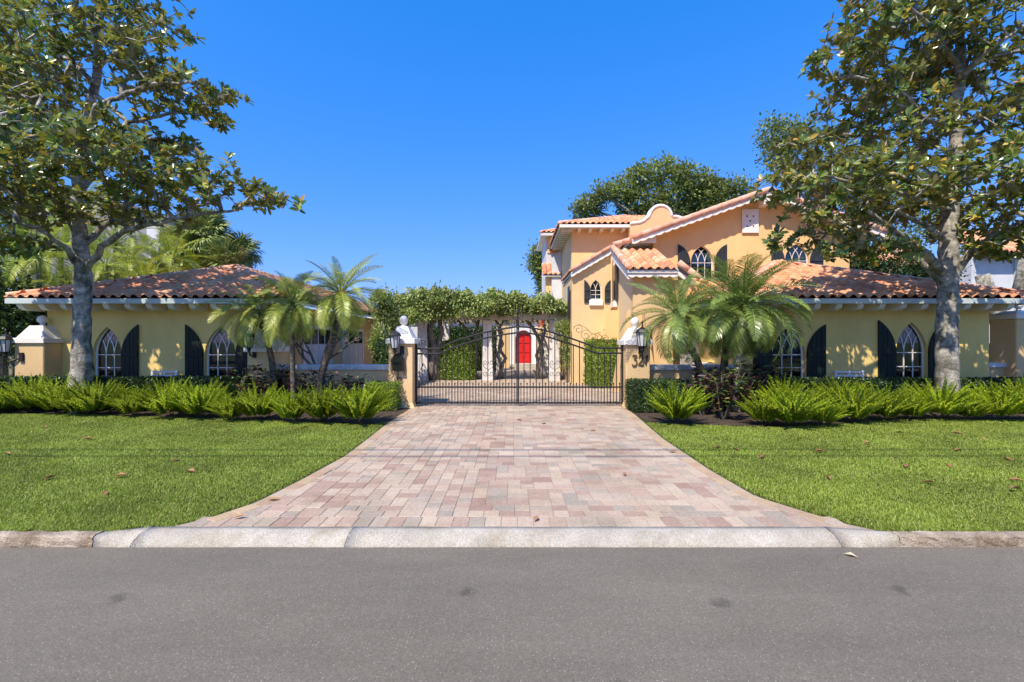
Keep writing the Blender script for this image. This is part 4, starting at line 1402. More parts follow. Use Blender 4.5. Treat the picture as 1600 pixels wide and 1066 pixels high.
ce = 2.13
cz = 6.93
crx, cry, crz = ce + 4.0, 20.4 + 4.0, cz + 1.40
rc_ = slab(mh, 'upper_roof', [(ce, 20.4, cz), (7.6, 20.4, cz), (7.6, cry, crz), (crx, cry, crz)], 0.07, M['deck'])
slab(rc_, 'deck_side', [(ce, 28, cz), (ce, 20.4, cz), (crx, cry, crz), (crx, 28, crz)], 0.07, M['deck'])
vc = Vector((0, 4.0, 1.40))
Lc = vc.length
tile_face(rc_, (ce, 20.38, cz), (1, 0, 0), vc, lambda a, b: a > 4.0 * b / Lc - .05 and a < 5.5, 5.5, Lc, 160, rr)
vs_ = Vector((4.0, 0, 1.40))
tile_face(rc_, (ce - .03, 25.2, cz), (0, -1, 0), vs_, lambda a, b: b < Lc and a < 4.8 - 4.0 * b / Lc, 4.8, Lc, 0, rr)
ridge_line(rc_, (ce, 20.4, cz + .06), (crx, cry, crz + .06), r=0.10)
MB().bbox(ce, 7.5, 20.36, 20.44, cz - .14, cz - .01, .01).build('fascia', M['white'], mh)
MB().box(ce, ce + .06, 20.45, 25.2, cz - .14, cz - .01).build('fascia', M['white_soft'], mh)
MB().box(ce + .07, 7.5, 20.45, 20.998, cz - .10, cz - .075).build('soffit', M['white_soft'], mh)
MB().box(ce + .07, CX0 - .002, 21.0, 25.2, cz - .10, cz - .075).build('soffit', M['white_soft'], mh)
x = CX0 + .3
while x < 7:
    rafter_tail(mh, x, 20.5, 20.998, cz - .102, 0.15, 0.13)
    x += 0.50
for y in np.arange(20.7, 25, 0.42):
    MB().bbox(ce + .09, CX0 - .002, y - .06, y + .06, cz - .24, cz - .103, .015).build('rafter_tail', M['white_soft'], mh)

# curved parapet (espadana)
De = 20.2
def ep(px, py):
    return (XX(px, De), ZZ(py, De))
arc = [ep(1032.5 + 17.5 * math.cos(math.radians(t)), 339.5 - 18.5 * math.sin(math.radians(t))) for t in range(8, 173, 12)]
outer = [ep(985, 375), ep(1085, 375), ep(1085, 349), ep(1072, 346), ep(1066, 341), ep(1058, 338.5), ep(1051, 338.2)] + arc + [ep(1014, 338.5), ep(1010, 341), ep(1006, 345), ep(1000, 347.5), ep(985, 349.5)]
esp = MB().plate(outer, [], De, De + .3).build('parapet', M['stucco'], mh)
rim = [Vector((a, De + .02, b)) for a, b in outer[2:]]
mb = MB()
for i in range(len(rim) - 1):
    pass
mb.tube(rim, 0.075, 6)
mb.build('parapet_coping', M['white'], esp, True)
mb = MB().tube([Vector((p.x, p.y + .27, p.z)) for p in rim], 0.075, 6).build('parapet_coping', M['white'], esp, True)

# far tower D and its side roof
Dd = 26.0
tx0, tx1 = XX(853, Dd), 3.2
MB().box(tx0, tx1, Dd, Dd + 3.5, 0, ZZ(371, Dd)).build('tower', M['whitewall'], mh)
MB().box(tx0 + .08, tx1, Dd - .06, Dd - .002, ZZ(371, Dd) - .9, ZZ(371, Dd) - .02).build('wall', M['stucco_orange_shaded'], mh)
MB().box(XX(863, Dd), XX(869, Dd), Dd - .08, Dd - .062, ZZ(370, Dd), ZZ(364, Dd)).build('vent_opening', M['shutter'], mh)
te = ZZ(364, Dd - .5)
ex = XX(845, Dd - .5)
MB().frustum(ex, 3.4, Dd - .5, Dd + 4, te - .14, te, 0.0, 0.0).build('eave', M['white_soft'], mh)
rt = MB().add([(ex, Dd - .5, te + .01), (3.4, Dd - .5, te + .01), (3.4, Dd + 4, te + .01), (ex, Dd + 4, te + .01), (ex + 1.3, Dd + 1.3, te + .62), (3.4, Dd + 1.3, te + .62), (3.4, Dd + 3, te + .62), (ex + 1.3, Dd + 3, te + .62)],
              [(0, 1, 5, 4), (1, 2, 6, 5), (2, 3, 7, 6), (3, 0, 4, 7), (4, 5, 6, 7)]).build('tower_roof', M['deck'], mh)
vt = Vector((0, 1.8, .61))
tile_face(rt, (ex, Dd - .5, te + .01), (1, 0, 0), vt, lambda a, b: a > 1.3 * b / vt.length - .05, 3.4 - ex, vt.length, 40, rr)
ridge_line(rt, (ex, Dd - .5, te + .05), (ex + 1.3, Dd + 1.3, te + .68), r=.09)
# little projecting roofs on the side of C / tower
lx = XX(853, 25.2)
MB().box(lx, 2.7, 25.2, 25.9, 0, ZZ(432, 25.2)).build('bay', M['stucco_orange_shaded'], mh)
lb = slab(mh, 'bay_roof', [(lx - .2, 24.9, ZZ(430, 24.9)), (2.7, 24.9, ZZ(430, 24.9)), (2.7, 25.99, ZZ(430, 24.9) + .75), (lx - .05, 25.99, ZZ(430, 24.9) + .75)], .08, M['white_soft'])
vv_ = Vector((0, 1.09, .75))
tile_face(lb, (lx - .2, 24.9, ZZ(430, 24.9)), (1, 0, 0), vv_, lambda a, b: b < vv_.length, 1.0, vv_.length, 20, rr)
MB().add([(XX(862, 25), 25.0, 2.0), (CX0 - .01, 25.0, 2.0), (CX0 - .01, 25.0, ZZ(388, 25)), (XX(862, 25), 25.0, ZZ(404, 25)), (XX(862, 25), 25.18, 2.0), (CX0 - .01, 25.18, 2.0), (CX0 - .01, 25.18, ZZ(388, 25)), (XX(862, 25), 25.18, ZZ(404, 25))],
         [(0, 1, 2, 3), (7, 6, 5, 4), (0, 3, 7, 4), (1, 5, 6, 2), (2, 6, 7, 3), (0, 4, 5, 1)]).build('bay_wall', M['whitewall'], mh)
lantern(XX(948, 17.6), 17.6, ZZ(526, 17.6), 0.75, 'small lantern on the yellow wall above the clipped hedge', (0, 0.28, -0.1))
lantern(XX(1032, 15.6), 15.9, ZZ(523, 15.9), 0.95, 'lantern hanging beside the porch recess, behind the pier numbered 321', (0.22, 0.65, -0.05))

# red-door house at the back of the court
gh = thing('rear_house', 'low white and yellow building with the arched red door behind the court', 'building', (0, 29.2, 0))
Dr = 29.2
rx0, rx1 = XX(806, Dr), XX(830, Dr)
rzt = ZZ(519, Dr)
def arch_door(x0, x1, z0, z1, n=8):
    r = (x1 - x0) / 2
    c = (x0 + x1) / 2
    return [(x0, z0), (x1, z0), (x1, z1 - r)] + [(c + r * math.cos(PI * k / n), z1 - r + r * math.sin(PI * k / n)) for k in range(1, n)] + [(x0, z1 - r)]
MB().plate([(-9, 0), (1.95, 0), (1.95, 3.2), (-9, 3.2)], [arch_door(rx0 - .02, rx1 + .02, 0.26, rzt + .12)], Dr, Dr + .25).build('wall', M['whitewall'], gh)
rd = MB().box(rx0 - .06, rx1 + .06, Dr + .26, Dr + .31, .26, rzt + .4).build('door', M['red'], gh)
for k in range(2):
    for q in range(3):
        w_ = (rx1 - rx0) / 2
        MB().bbox(rx0 + k * w_ + .05, rx0 + (k + 1) * w_ - .05, Dr + .225, Dr + .259, .36 + q * .6, .36 + q * .6 + .5, .012).build('door_panel', M['red'], rd)
for (a, b) in ((797, 804), (832, 839)):
    MB().bbox(XX(a, Dr), XX(b, Dr), Dr - .12, Dr - .002, .2, 2.6, .02).build('pilaster', M['white'], gh)
MB().bbox(XX(785, Dr), XX(796, Dr), Dr - .05, Dr - .002, .0, 2.7, .02).build('wall_panel', M['stucco'], gh)
MB().bbox(XX(840, Dr), XX(848, Dr), Dr - .05, Dr - .002, .0, 2.7, .02).build('wall_panel', M['stucco'], gh)
MB().bbox(XX(795, 28.4), XX(842, 28.4), 28.5, Dr - .13, 0.0, 0.12, .01).build('step', M['concrete'], gh)
MB().bbox(XX(798, 28.6), XX(838, 28.6), 28.8, Dr - .13, 0.121, 0.24, .01).build('step', M['concrete'], gh)
for (a, b) in ((688, 700), (716, 722), (858, 866)):
    wq = MB().bbox(XX(a, Dr), XX(b, Dr), Dr - .04, Dr - .002, 1.9, 2.9, .01).build('window', M['white'], gh)
    MB().box(XX(a + 1.5, Dr), XX(b - 1.5, Dr), Dr - .055, Dr - .041, 2.0, 2.8).build('pane', M['glass_dark'], wq)
slab(gh, 'roof', [(-9.2, 28.9, 3.2), (2.0, 28.9, 3.2), (2.0, 33, 3.7), (-9.2, 33, 3.7)], .12, M['white_soft'])

# ------------------------------------------------------------------ pergola
M['colpaint'] = mat_surf('worn_white_paint', [(0.66, 0.62, 0.58), (0.80, 0.76, 0.71)], 4.0, 0.8, 0.4, 40, 0.12, 1.5, stain=(2.5, (0.84, 0.81, 0.77)))
M['beam'] = mat_surf('grey_white_timber', [(0.46, 0.42, 0.37), (0.62, 0.58, 0.52)], 5.0, 0.85, 0.4, 60, 0.12, 1.5, scl=(0.4, 3, 3))
pg = thing('pergola', 'white timber pergola with tapered columns under a mass of climbing vine', 'pergola', (-1, 19.5, 0))
def column(px0, px1, D, label=None):
    x0, x1 = XX(px0, D), XX(px1, D)
    t = (x1 - x0) * .12
    MB().frustum(x0, x1, D, D + (x1 - x0), 0, 2.35, t, t).build('column', M['colpaint'], pg)
    MB().bbox(x0 + t * .8, x1 - t * .8, D + .03, D + (x1 - x0) - .03, 2.352, 2.60, .015).build('column_head', M['colpaint'], pg)
for (a, b) in ((650, 668), (753, 770), (857.5, 875)):
    column(a, b, 19.5)
for (a, b) in ((690, 702), (775, 785), (847, 857)):
    column(a, b, 24.0)
def beam(x0, x1, y0, y1, z0, z1, taper=True):
    poly = [(x0, z0 + .0), (x1 - .75, z0), (x1, z1 - .06), (x1, z1), (x0, z1)]
    return MB().plate(poly, [], y0, y1).build('beam', M['beam'], pg)
beam(XX(640, 19.5), XX(936, 19.5), 19.45, 19.6, 2.62, 2.84)
beam(XX(640, 19.5), XX(932, 19.5), 19.85, 20.0, 2.62, 2.84)
MB().box(-4.4, 3.0, 24.1, 24.25, 2.62, 2.84).build('beam', M['wood'], pg)
for k in range(12):
    x = -4.2 + k * .55
    MB().box(x - .04, x + .04, 19.0, 25.0, 2.845, 2.98).build('rafter', M['wood'], pg)
# iron trellis with scrolls above the hedge
tr = thing('iron_trellis', 'thin iron scroll trellis standing above the clipped hedge', 'trellis', (XX(930, 16.9), 16.9, 0))
Dt = 16.25
def tx_(px): return XX(px, Dt)
def tz_(py): return ZZ(py, Dt)
for (cx, cy, r, sg, a0) in ((904, 515, 8, -1, 0), (915, 524, 9, 1, 0.5), (928, 529, 8, -1, 0), (936, 526, 7, 1, 1.0), (946, 529, 6, -1, 0), (959, 532, 5, 1, 0)):
    mb = MB()
    sctube(mb, spiral(tx_(cx), tz_(cy), r / F * Dt, 1.4, a0, sg), Dt, 0.010)
    mb.build('scroll', M['rust'], tr)
mb = MB()
sctube(mb, [(tx_(896), tz_(511)), (tx_(905), tz_(507)), (tx_(915), tz_(512)), (tx_(925), tz_(522)), (tx_(936), tz_(521)), (tx_(947), tz_(533)), (tx_(965), tz_(536))], Dt, .010)
sctube(mb, [(tx_(890), tz_(500)), (tx_(890), tz_(540))], Dt, .012)
sctube(mb, [(tx_(893), tz_(518)), (tx_(893), tz_(600))], Dt, .014)
mb.build('frame', M['rust'], tr)

# ------------------------------------------------------------------ neighbouring buildings
nb = thing('grey_building', 'tall grey neighbouring building behind the palms at the left', 'building', (-26, 32, 0))
Dn = 32.0
MB().plate([(XX(30, Dn), 0), (XX(300, Dn), 0), (XX(292, Dn), ZZ(352, Dn)), (XX(200, Dn), ZZ(325, Dn)), (XX(110, Dn), ZZ(298, Dn)), (XX(60, Dn), ZZ(318, Dn)), (XX(30, Dn), ZZ(320, Dn))], [], Dn, Dn + 8).build('wall', M['bluepaint'], nb)
MB().plate([(XX(238, Dn - .5), ZZ(430, Dn)), (XX(246, Dn - .5), ZZ(430, Dn)), (XX(252, Dn - .5), ZZ(356, Dn)), (XX(230, Dn - .5), ZZ(356, Dn))], [], Dn - .6, Dn - .01).build('fin', M['whitewall'], nb)
for (a, b, c, d) in ((75, 92, 360, 330), (100, 113, 372, 345), (262, 276, 392, 368)):
    w_ = MB().box(XX(a, Dn), XX(b, Dn), Dn - .06, Dn - .002, ZZ(c, Dn), ZZ(d, Dn)).build('window', M['whitewall'], nb)
    MB().box(XX(a + 1.5, Dn), XX(b - 1.5, Dn), Dn - .075, Dn - .061, ZZ(c - 1.5, Dn), ZZ(d + 1.5, Dn)).build('pane', M['glass_dark'], w_)
MB().plate([(XX(25, Dn - .3), ZZ(322, Dn)), (XX(60, Dn - .3), ZZ(320, Dn)), (XX(110, Dn - .3), ZZ(300, Dn)), (XX(302, Dn - .3), ZZ(354, Dn)), (XX(302, Dn - .3), ZZ(350, Dn)), (XX(110, Dn - .3), ZZ(294, Dn)), (XX(25, Dn - .3), ZZ(316, Dn))], [], Dn - .3, Dn + 8.1).build('roof_edge', M['greyroof'], nb)
wb = thing('white_house', 'white neighbouring house with a clay tile roof beyond the right wing', 'house', (20, 24, 0))
MB().box(XX(1518, 24), 44, 24, 32, 0, ZZ(396, 24)).build('wall', M['whitewall'], wb)
MB().box(XX(1345, 26), XX(1518, 24), 26.5, 32, 0, ZZ(432, 26)).build('wall', M['whitewall'], wb)
MB().box(XX(1583, 24), XX(1586, 24), 23.9, 23.998, 0, ZZ(398, 24)).build('downpipe', M['fascia'], wb)
r1 = slab(wb, 'roof', [(XX(1340, 26), 26, ZZ(432, 26)), (XX(1530, 26), 26, ZZ(432, 26)), (XX(1530, 26), 31, ZZ(432, 26) + 2.6), (XX(1360, 31), 31, ZZ(432, 26) + 2.6)], .1, M['deck'])
vr = Vector((0, 5, 2.6))
tile_face(r1, (XX(1340, 26), 26, ZZ(432, 26)), (1, 0, 0), vr, lambda a, b: b < vr.length, 6.8, vr.length, 0, rr)
r2 = slab(wb, 'roof', [(XX(1515, 24), 23.4, ZZ(398, 24)), (44, 23.4, ZZ(398, 24)), (44, 29, ZZ(398, 24) + 2.4), (XX(1515, 24) + 3, 29, ZZ(398, 24) + 2.4)], .1, M['deck'])
vr = Vector((0, 5.6, 2.4))
tile_face(r2, (XX(1515, 24), 23.4, ZZ(398, 24)), (1, 0, 0), vr, lambda a, b: b < vr.length and a > 3 * b / vr.length and a < 9, 9, vr.length, 0, rr)

# house and garage across the street (seen only as reflections in the windows)
oh = thing('opposite_house', 'plain grey house across the street, reflected in the wing windows', 'house', (6, -22, 0))
MB().box(-2, 34, -30, -22, 0, 3.4).build('wall', M['bluepaint'], oh)
slab(oh, 'roof', [(-3, -21, 3.4), (35, -21, 3.4), (33, -26, 5.4), (-1, -26, 5.4)], .15, M['greyroof'])
gd = MB().box(14, 20, -21.99, -21.9, 0, 2.6).build('garage_door', M['door'], oh)

# overhead wires whose shadows cross the drive
for k, (yy, zz, lb_) in enumerate(((1.85, 8.2, 'thin overhead utility wire, the one nearer the gate'), (0.95, 9.0, 'thin overhead utility wire, the one nearer the street'))):
    w = MB().tube([(-60 + i * 6, yy + 0.01 * i, zz + 0.0009 * (i - 10) ** 2 * 6) for i in range(21)], 0.021, 5).build('utility_wire', M['iron'])
    tag(w, lb_, 'wire', 'overhead utility wires')

# ------------------------------------------------------------------ vegetation helpers
def leaf_arrays(pos, dirv, up, L, W, fold=0.25, droop=0.0):
    """four-vertex folded leaves -> verts, tris"""
    pos, dirv, up = np.asarray(pos), np.asarray(dirv), np.asarray(up)
    d = dirv / np.linalg.norm(dirv, axis=1, keepdims=True)
    s = np.cross(d, up)
    s /= np.linalg.norm(s, axis=1, keepdims=True) + 1e-9
    n = np.cross(s, d)
    L = np.asarray(L)[:, None]
    W = np.asarray(W)[:, None]
    mid = pos + d * L * 0.5
    tip = pos + d * L - n * L * droop
    a = mid + s * W * 0.5 + n * W * fold
    b = mid - s * W * 0.5 + n * W * fold
    V = np.stack([pos, a, tip, b], 1).reshape(-1, 3)
    i = np.arange(len(pos))[:, None] * 4
    T = np.concatenate([i + [0, 1, 2], i + [0, 2, 3]], 1).reshape(-1, 3)
    return V, T

def broad_leaves(pos, dirv, up, L, W, cup=0.12, droop=0.06):
    """rounded six-vertex leaves with a little cup -> verts, tris"""
    pos, dirv, up = np.asarray(pos), np.asarray(dirv), np.asarray(up)
    d = dirv / np.linalg.norm(dirv, axis=1, keepdims=True)
    s = np.cross(d, up)
    s /= np.linalg.norm(s, axis=1, keepdims=True) + 1e-9
    n = np.cross(s, d)
    L = np.asarray(L)[:, None]
    W = np.asarray(W)[:, None]
    def q(t, w):
        return pos + d * L * t + s * W * w + n * (W * cup * abs(w) * 2 - L * droop * t * t)
    V = np.stack([q(0, 0), q(.36, .42), q(.70, .46), q(1, 0), q(.70, -.46), q(.36, -.42), q(.55, 0)], 1).reshape(-1, 3)
    i = np.arange(len(pos))[:, None] * 7
    T = np.concatenate([i + [6, 0, 1], i + [6, 1, 2], i + [6, 2, 3], i + [6, 3, 4], i + [6, 4, 5], i + [6, 5, 0]], 1).reshape(-1, 3)
    return V, T

def rand_dirs(r, n):
    v = r.normal(size=(n, 3))
    return v / np.linalg.norm(v, axis=1, keepdims=True)

def blob_points(r, blobs, n, shell=0.55):
    """points inside ellipsoids ((cx,cy,cz),(rx,ry,rz)), mostly near their surface; also outward directions"""
    vol = np.array([b[1][0] * b[1][1] + b[1][0] * b[1][2] + b[1][1] * b[1][2] for b in blobs])
    k = r.choice(len(blobs), n, p=vol / vol.sum())
    d = rand_dirs(r, n)
    rad = (shell + (1 - shell) * r.uniform(0, 1, n)) ** 0.8
    rad *= 1 + 0.10 * np.sin(d[:, 0] * 7 + k) * np.cos(d[:, 2] * 6 + 2 * k)
    C = np.array([b[0] for b in blobs])[k]
    S = np.array([b[1] for b in blobs])[k]
    return C + d * S * rad[:, None], d

def clump_tree(name, label, cat, base, trunk, blobs, nclump, per, csize, leaf, mat, seed, tr=0.2, group=None, barkm=None):
    r = np.random.default_rng(seed)
    t = thing(name, label, cat, base, group)
    MB_ = MB()
    MB_.tube(trunk, [tr * (1 - 0.5 * i / (len(trunk) - 1)) for i in range(len(trunk))], 8, True, 0.12, seed)
    top = Vector(trunk[-1])
    for b in blobs:
        c = Vector(b[0])
        q = Vector(trunk[max(0, len(trunk) - 2)])
        MB_.tube([q, q.lerp(c, 0.5) + Vector((0, 0, 0.1 * (c - q).length)), c], [tr * .45, tr * .3, tr * .1], 5)
    MB_.build('trunk', barkm or M['bark'], t)
    C, D = blob_points(r, blobs, nclump, .35)
    Pn = np.repeat(C, per, 0)
    off = r.normal(size=Pn.shape) * csize
    dd = rand_dirs(r, len(Pn)) * 0.8 + np.repeat(D, per, 0) * 0.5 + off / csize * 0.3
    up = rand_dirs(r, len(Pn)) * 0.6 + [0, 0, 1]
    L = leaf * r.uniform(0.7, 1.3, len(Pn))
    V, T = leaf_arrays(Pn + off, dd, up, L, L * 0.55, 0.15)
    me = np_mesh('foliage', V, T, mat)
    link_mesh('crown', me, t)
    return t

# ------------------------------------------------------------------ magnolias
def magnolia(label, base, limbs, blobs, nros, seed, trunk_pts, trunk_r):
    r = np.random.default_rng(seed)
    t = thing('magnolia_tree', label, 'tree', base, 'magnolia trees on the street verge')
    mb = MB()
    # refine trunk for knobbly outline
    def refine(pts, rad, k=4):
        P_, R_ = [], []
        for i in range(len(pts) - 1):
            a, b = Vector(pts[i]), Vector(pts[i + 1])
            for q in range(k):
                u = q / k
                P_.append(a.lerp(b, u) + Vector(r.normal(size=3)) * 0.012)
                R_.append((rad[i] * (1 - u) + rad[i + 1] * u) * (1 + r.normal() * 0.03))
        P_.append(Vector(pts[-1]))
        R_.append(rad[-1])
        return P_, R_
    tp, trr = refine(trunk_pts, trunk_r, 5)
    mb.tube(tp, trr, 14, True, 0.045, seed)
    # burl and root flare
    k0 = tp[len(tp) // 5]
    mb.build('trunk', M['bark'], t, True)
    nodes, par, fixed = [], [], []
    for p in tp[4:]:
        nodes.append(np.array(p)); par.append(-1); fixed.append(True)
    for pts, ra, rb_ in limbs:
        n = len(pts)
        rad = [ra + (rb_ - ra) * i / (n - 1) for i in range(n)]
        lp, lr = refine(pts, rad, 5)
        MB().tube(lp, lr, 9, True, 0.05, seed).build('limb', M['bark'], t, True)
        for p in lp[3:]:
            nodes.append(np.array(p)); par.append(-1); fixed.append(True)
    # rosette targets inside the canopy envelope
    C, Dv = blob_points(r, blobs, nros, 0.35)
    N0 = np.array(nodes)
    dmin = np.array([np.min(np.sum((N0 - c) ** 2, 1)) for c in C])
    order = np.argsort(dmin)
    segs = []
    arr = np.zeros((len(nodes) + nros * 12, 3))
    arr[:len(nodes)] = N0
    cnt = len(nodes)
    parent = list(par)
    ends = []
    for q in order:
        c = C[q]
        d2 = np.sum((arr[:cnt] - c) ** 2, 1)
        # prefer nodes lower / nearer the trunk so twigs sweep outwards and up
        pen = d2 * (1 + 0.6 * (arr[:cnt, 2] > c[2]))
        j = int(np.argmin(pen))
        a = arr[j].copy()
        dist = math.sqrt(d2[j])
        m = max(1, min(8, int(dist / 0.30)))
        prev = j
        sag = r.normal(size=3) * dist * 0.10
        sag[2] -= dist * 0.10
        for s in range(1, m + 1):
            u = s / m
            p = a + (c - a) * u + sag * math.sin(PI * u)
            arr[cnt] = p
            parent.append(prev)
            prev = cnt
            cnt += 1
        ends.append((prev, c - a))
    # pipe model radii
    w = np.zeros(cnt)
    for e, _ in ends:
        w[e] += 1
    for i in range(cnt - 1, -1, -1):
        if parent[i] >= 0:
            w[parent[i]] += w[i]
    tw = MB()
    for i in range(cnt):
        p = parent[i]
        if p >= 0:
            r0 = 0.0062 * math.sqrt(min(w[i], 60)) + .002
            r1 = 0.0062 * math.sqrt(min(w[p], 60)) + .002 if parent[p] >= 0 else r0 * 1.15
            a, b = Vector(arr[p]), Vector(arr[i])
            if (a - b).length > 1e-3:
                tw.tube([a, b], [min(r1, r0 * 1.5), r0], 4, False)
    tw.build('twigs', M['bark'], t, True, 'stuff')
    # rosettes of leaves
    Ps, Ds, Us, Ls, Ws = [], [], [], [], []
    for e, dv in ends:
        c = arr[e]
        ax = dv / (np.linalg.norm(dv) + 1e-6) * 0.8 + np.array([0, 0, 0.55]) + r.normal(size=3) * 0.25
        ax /= np.linalg.norm(ax)
        o = np.cross(ax, [0.3, 0.5, 0.8]); o /= np.linalg.norm(o)
        o2 = np.cross(ax, o)
        k = int(r.integers(8, 13))
        for i in range(k):
            a = i * 2.4 + r.uniform(-.3, .3)
            spread = r.uniform(0.55, 1.5)
            rd = o * math.cos(a) + o2 * math.sin(a)
            d = ax * math.cos(spread) + rd * math.sin(spread)
            d[2] -= 0.12
            Ps.append(c - ax * r.uniform(0, 0.10)); Ds.append(d)
            Us.append(ax + rd * 0.1 + r.normal(size=3) * .22)
            L = r.uniform(0.14, 0.225)
            Ls.append(L); Ws.append(L * r.uniform(0.36, 0.46))
    Ps, Ds, Us, Ls, Ws = map(np.array, (Ps, Ds, Us, Ls, Ws))
    # the leaves that show largest are objects of their own
    idx = np.argsort(Ps[:, 1] - 0.0 * Ps[:, 2] + 6 * (np.abs(Ps[:, 0]) > Ps[:, 1] * 1.1) + 6 * (Ps[:, 2] - 1.7 > Ps[:, 1] * 0.72))
    single = set(idx[:300].tolist())
    rest = np.array([i for i in range(len(Ps)) if i not in single])
    V, T = broad_leaves(Ps[rest], Ds[rest], Us[rest], Ls[rest], Ws[rest])
    link_mesh('leaves', np_mesh('leaves', V, T, M['magnolia']), t, None, None, 'stuff')
    if 'mag_leaf' not in M:
        V1, T1 = broad_leaves(np.zeros((1, 3)), np.array([[1.0, 0, 0]]), np.array([[0, 0, 1.0]]), [1.0], [0.42])
        M['mag_leaf'] = np_mesh('magnolia_leaf', V1, T1, M['magnolia'])
    for i in single:
        d = Vector(Ds[i]).normalized()
        s = d.cross(Vector(Us[i])).normalized()
        n_ = s.cross(d)
        m = Matrix((d, -s, n_)).transposed().to_4x4()
        place('leaf', M['mag_leaf'], t, Matrix.Translation(Vector(Ps[i])) @ m @ Matrix.Scale(float(Ls[i]), 4))
    print(label, len(Ps), 'leaves')
    return t

def blob(px, py, rpx, D, rd=None, ry=None):
    k = D / F
    return (tuple(P(px, py, D)), (rpx * k, rd or rpx * k * 0.8, (ry or rpx) * k))

# left magnolia
D1 = 10.85
b1 = Vector((XX(128, D1), D1, 0))
lt = [b1, P(127, 560, D1), P(128, 500, D1), P(131, 440, D1), P(126, 385, D1), P(121, 320, D1 + .1), P(122, 260, D1 + .15), P(134, 190, D1 + .2), P(150, 130, D1 + .2), P(155, 60, D1 + .2), P(162, -20, D1 + .2), P(166, -120, D1 + .2)]
lr = [0.25, 0.195, 0.172, 0.172, 0.145, 0.14, 0.12, 0.105, 0.09, 0.075, 0.06, 0.04]
LIMBS_L = [
    ([P(133, 425, D1), P(160, 385, D1 - .2), P(200, 358, D1 - .5), P(250, 348, D1 - .8), P(310, 335, D1 - 1.0), P(370, 328, D1 - 1.1)], .082, .025),
    ([P(128, 385, D1), P(165, 350, D1 + .4), P(200, 325, D1 + .7), P(225, 300, D1 + .9), P(260, 270, D1 + 1.1)], .08, .03),
    ([P(124, 420, D1), P(100, 385, D1 - .4), P(60, 355, D1 - .9), P(20, 348, D1 - 1.2)], .068, .025),
    ([P(122, 370, D1), P(95, 320, D1 + .5), P(50, 290, D1 + .9), P(10, 260, D1 + 1.2)], .09, .03),
    ([P(124, 250, D1), P(150, 165, D1 - .6), P(190, 150, D1 - .9), P(240, 130, D1 - 1.2), P(310, 130, D1 - 1.4)], .07, .025),
    ([P(128, 220, D1), P(80, 180, D1 - .7), P(40, 150, D1 - 1.2)], .07, .025),
    ([P(150, 130, D1), P(90, 80, D1 + .7), P(60, 20, D1 + 1.2)], .06, .025),
    ([P(152, 110, D1), P(200, 60, D1 + .6), P(260, 20, D1 + 1.0)], .06, .02),
    ([P(150, 150, D1), P(200, 190, D1 - .2), P(260, 180, D1 - .1), P(330, 160, D1 + .1)], .06, .02),
    ([P(160, 0, D1), P(210, -60, D1 - .6), P(250, -110, D1 - 1.0)], .05, .02),
    ([P(160, -20, D1), P(100, -90, D1 - .4), P(60, -150, D1 - .8)], .05, .02),
    ([P(124, 300, D1), P(150, 270, D1 + 1.0), P(180, 250, D1 + 2.0)], .07, .03),
]
BLOBS_L = [
    blob(60, 60, 95, D1, 1.5), blob(170, 50, 85, D1, 1.4, 70), blob(235, 80, 65, D1 - .6, 1.2, 55), blob(300, 140, 60, D1 - .9, .8, 26), blob(355, 145, 30, D1 - 1.0, .5, 16), blob(262, 30, 40, D1 + .6, .9, 36),
    blob(50, 190, 85, D1, 1.8, 70), blob(140, 200, 70, D1 - .6, 1.2, 50), blob(215, 205, 70, D1 - .2, 1.1, 30), blob(320, 185, 45, D1, .7, 16), blob(240, 150, 50, D1, 1.0, 30),
    blob(30, 300, 80, D1 - .5, 1.5, 55), blob(140, 280, 80, D1 - .9, 1.1, 42), blob(230, 262, 60, D1 + .4, 1.0, 30), blob(285, 235, 32, D1 + .6, .7, 20),
    blob(250, 320, 85, D1 - .6, 1.0, 34), blob(350, 300, 60, D1 - 1.0, .9, 26), blob(405, 305, 42, D1 - 1.1, .6, 20), blob(450, 318, 24, D1 - 1.1, .4, 9), blob(165, 335, 60, D1 + .3, 1.0, 22),
    blob(20, 380, 40, D1 - 1.0, .8, 18),
    blob(110, -50, 90, D1 - .3, 1.2, 45), blob(-60, 100, 90, D1, 1.8, 120), blob(-30, 280, 70, D1 - .3, 1.8, 90),
    (tuple(Vector((-9.4, 8.9, 5.6))), (2.8, .9, .6)), (tuple(Vector((-7.2, 9.6, 5.3))), (1.8, .8, .45)), (tuple(Vector((-12.2, 9.4, 5.6))), (1.8, .9, .6)),  # low crown masses added so the left wing wall falls in shade
]
magnolia('large magnolia tree with mottled pale trunk in front of the left wing', b1, LIMBS_L, BLOBS_L, 1850, 21, lt, lr)

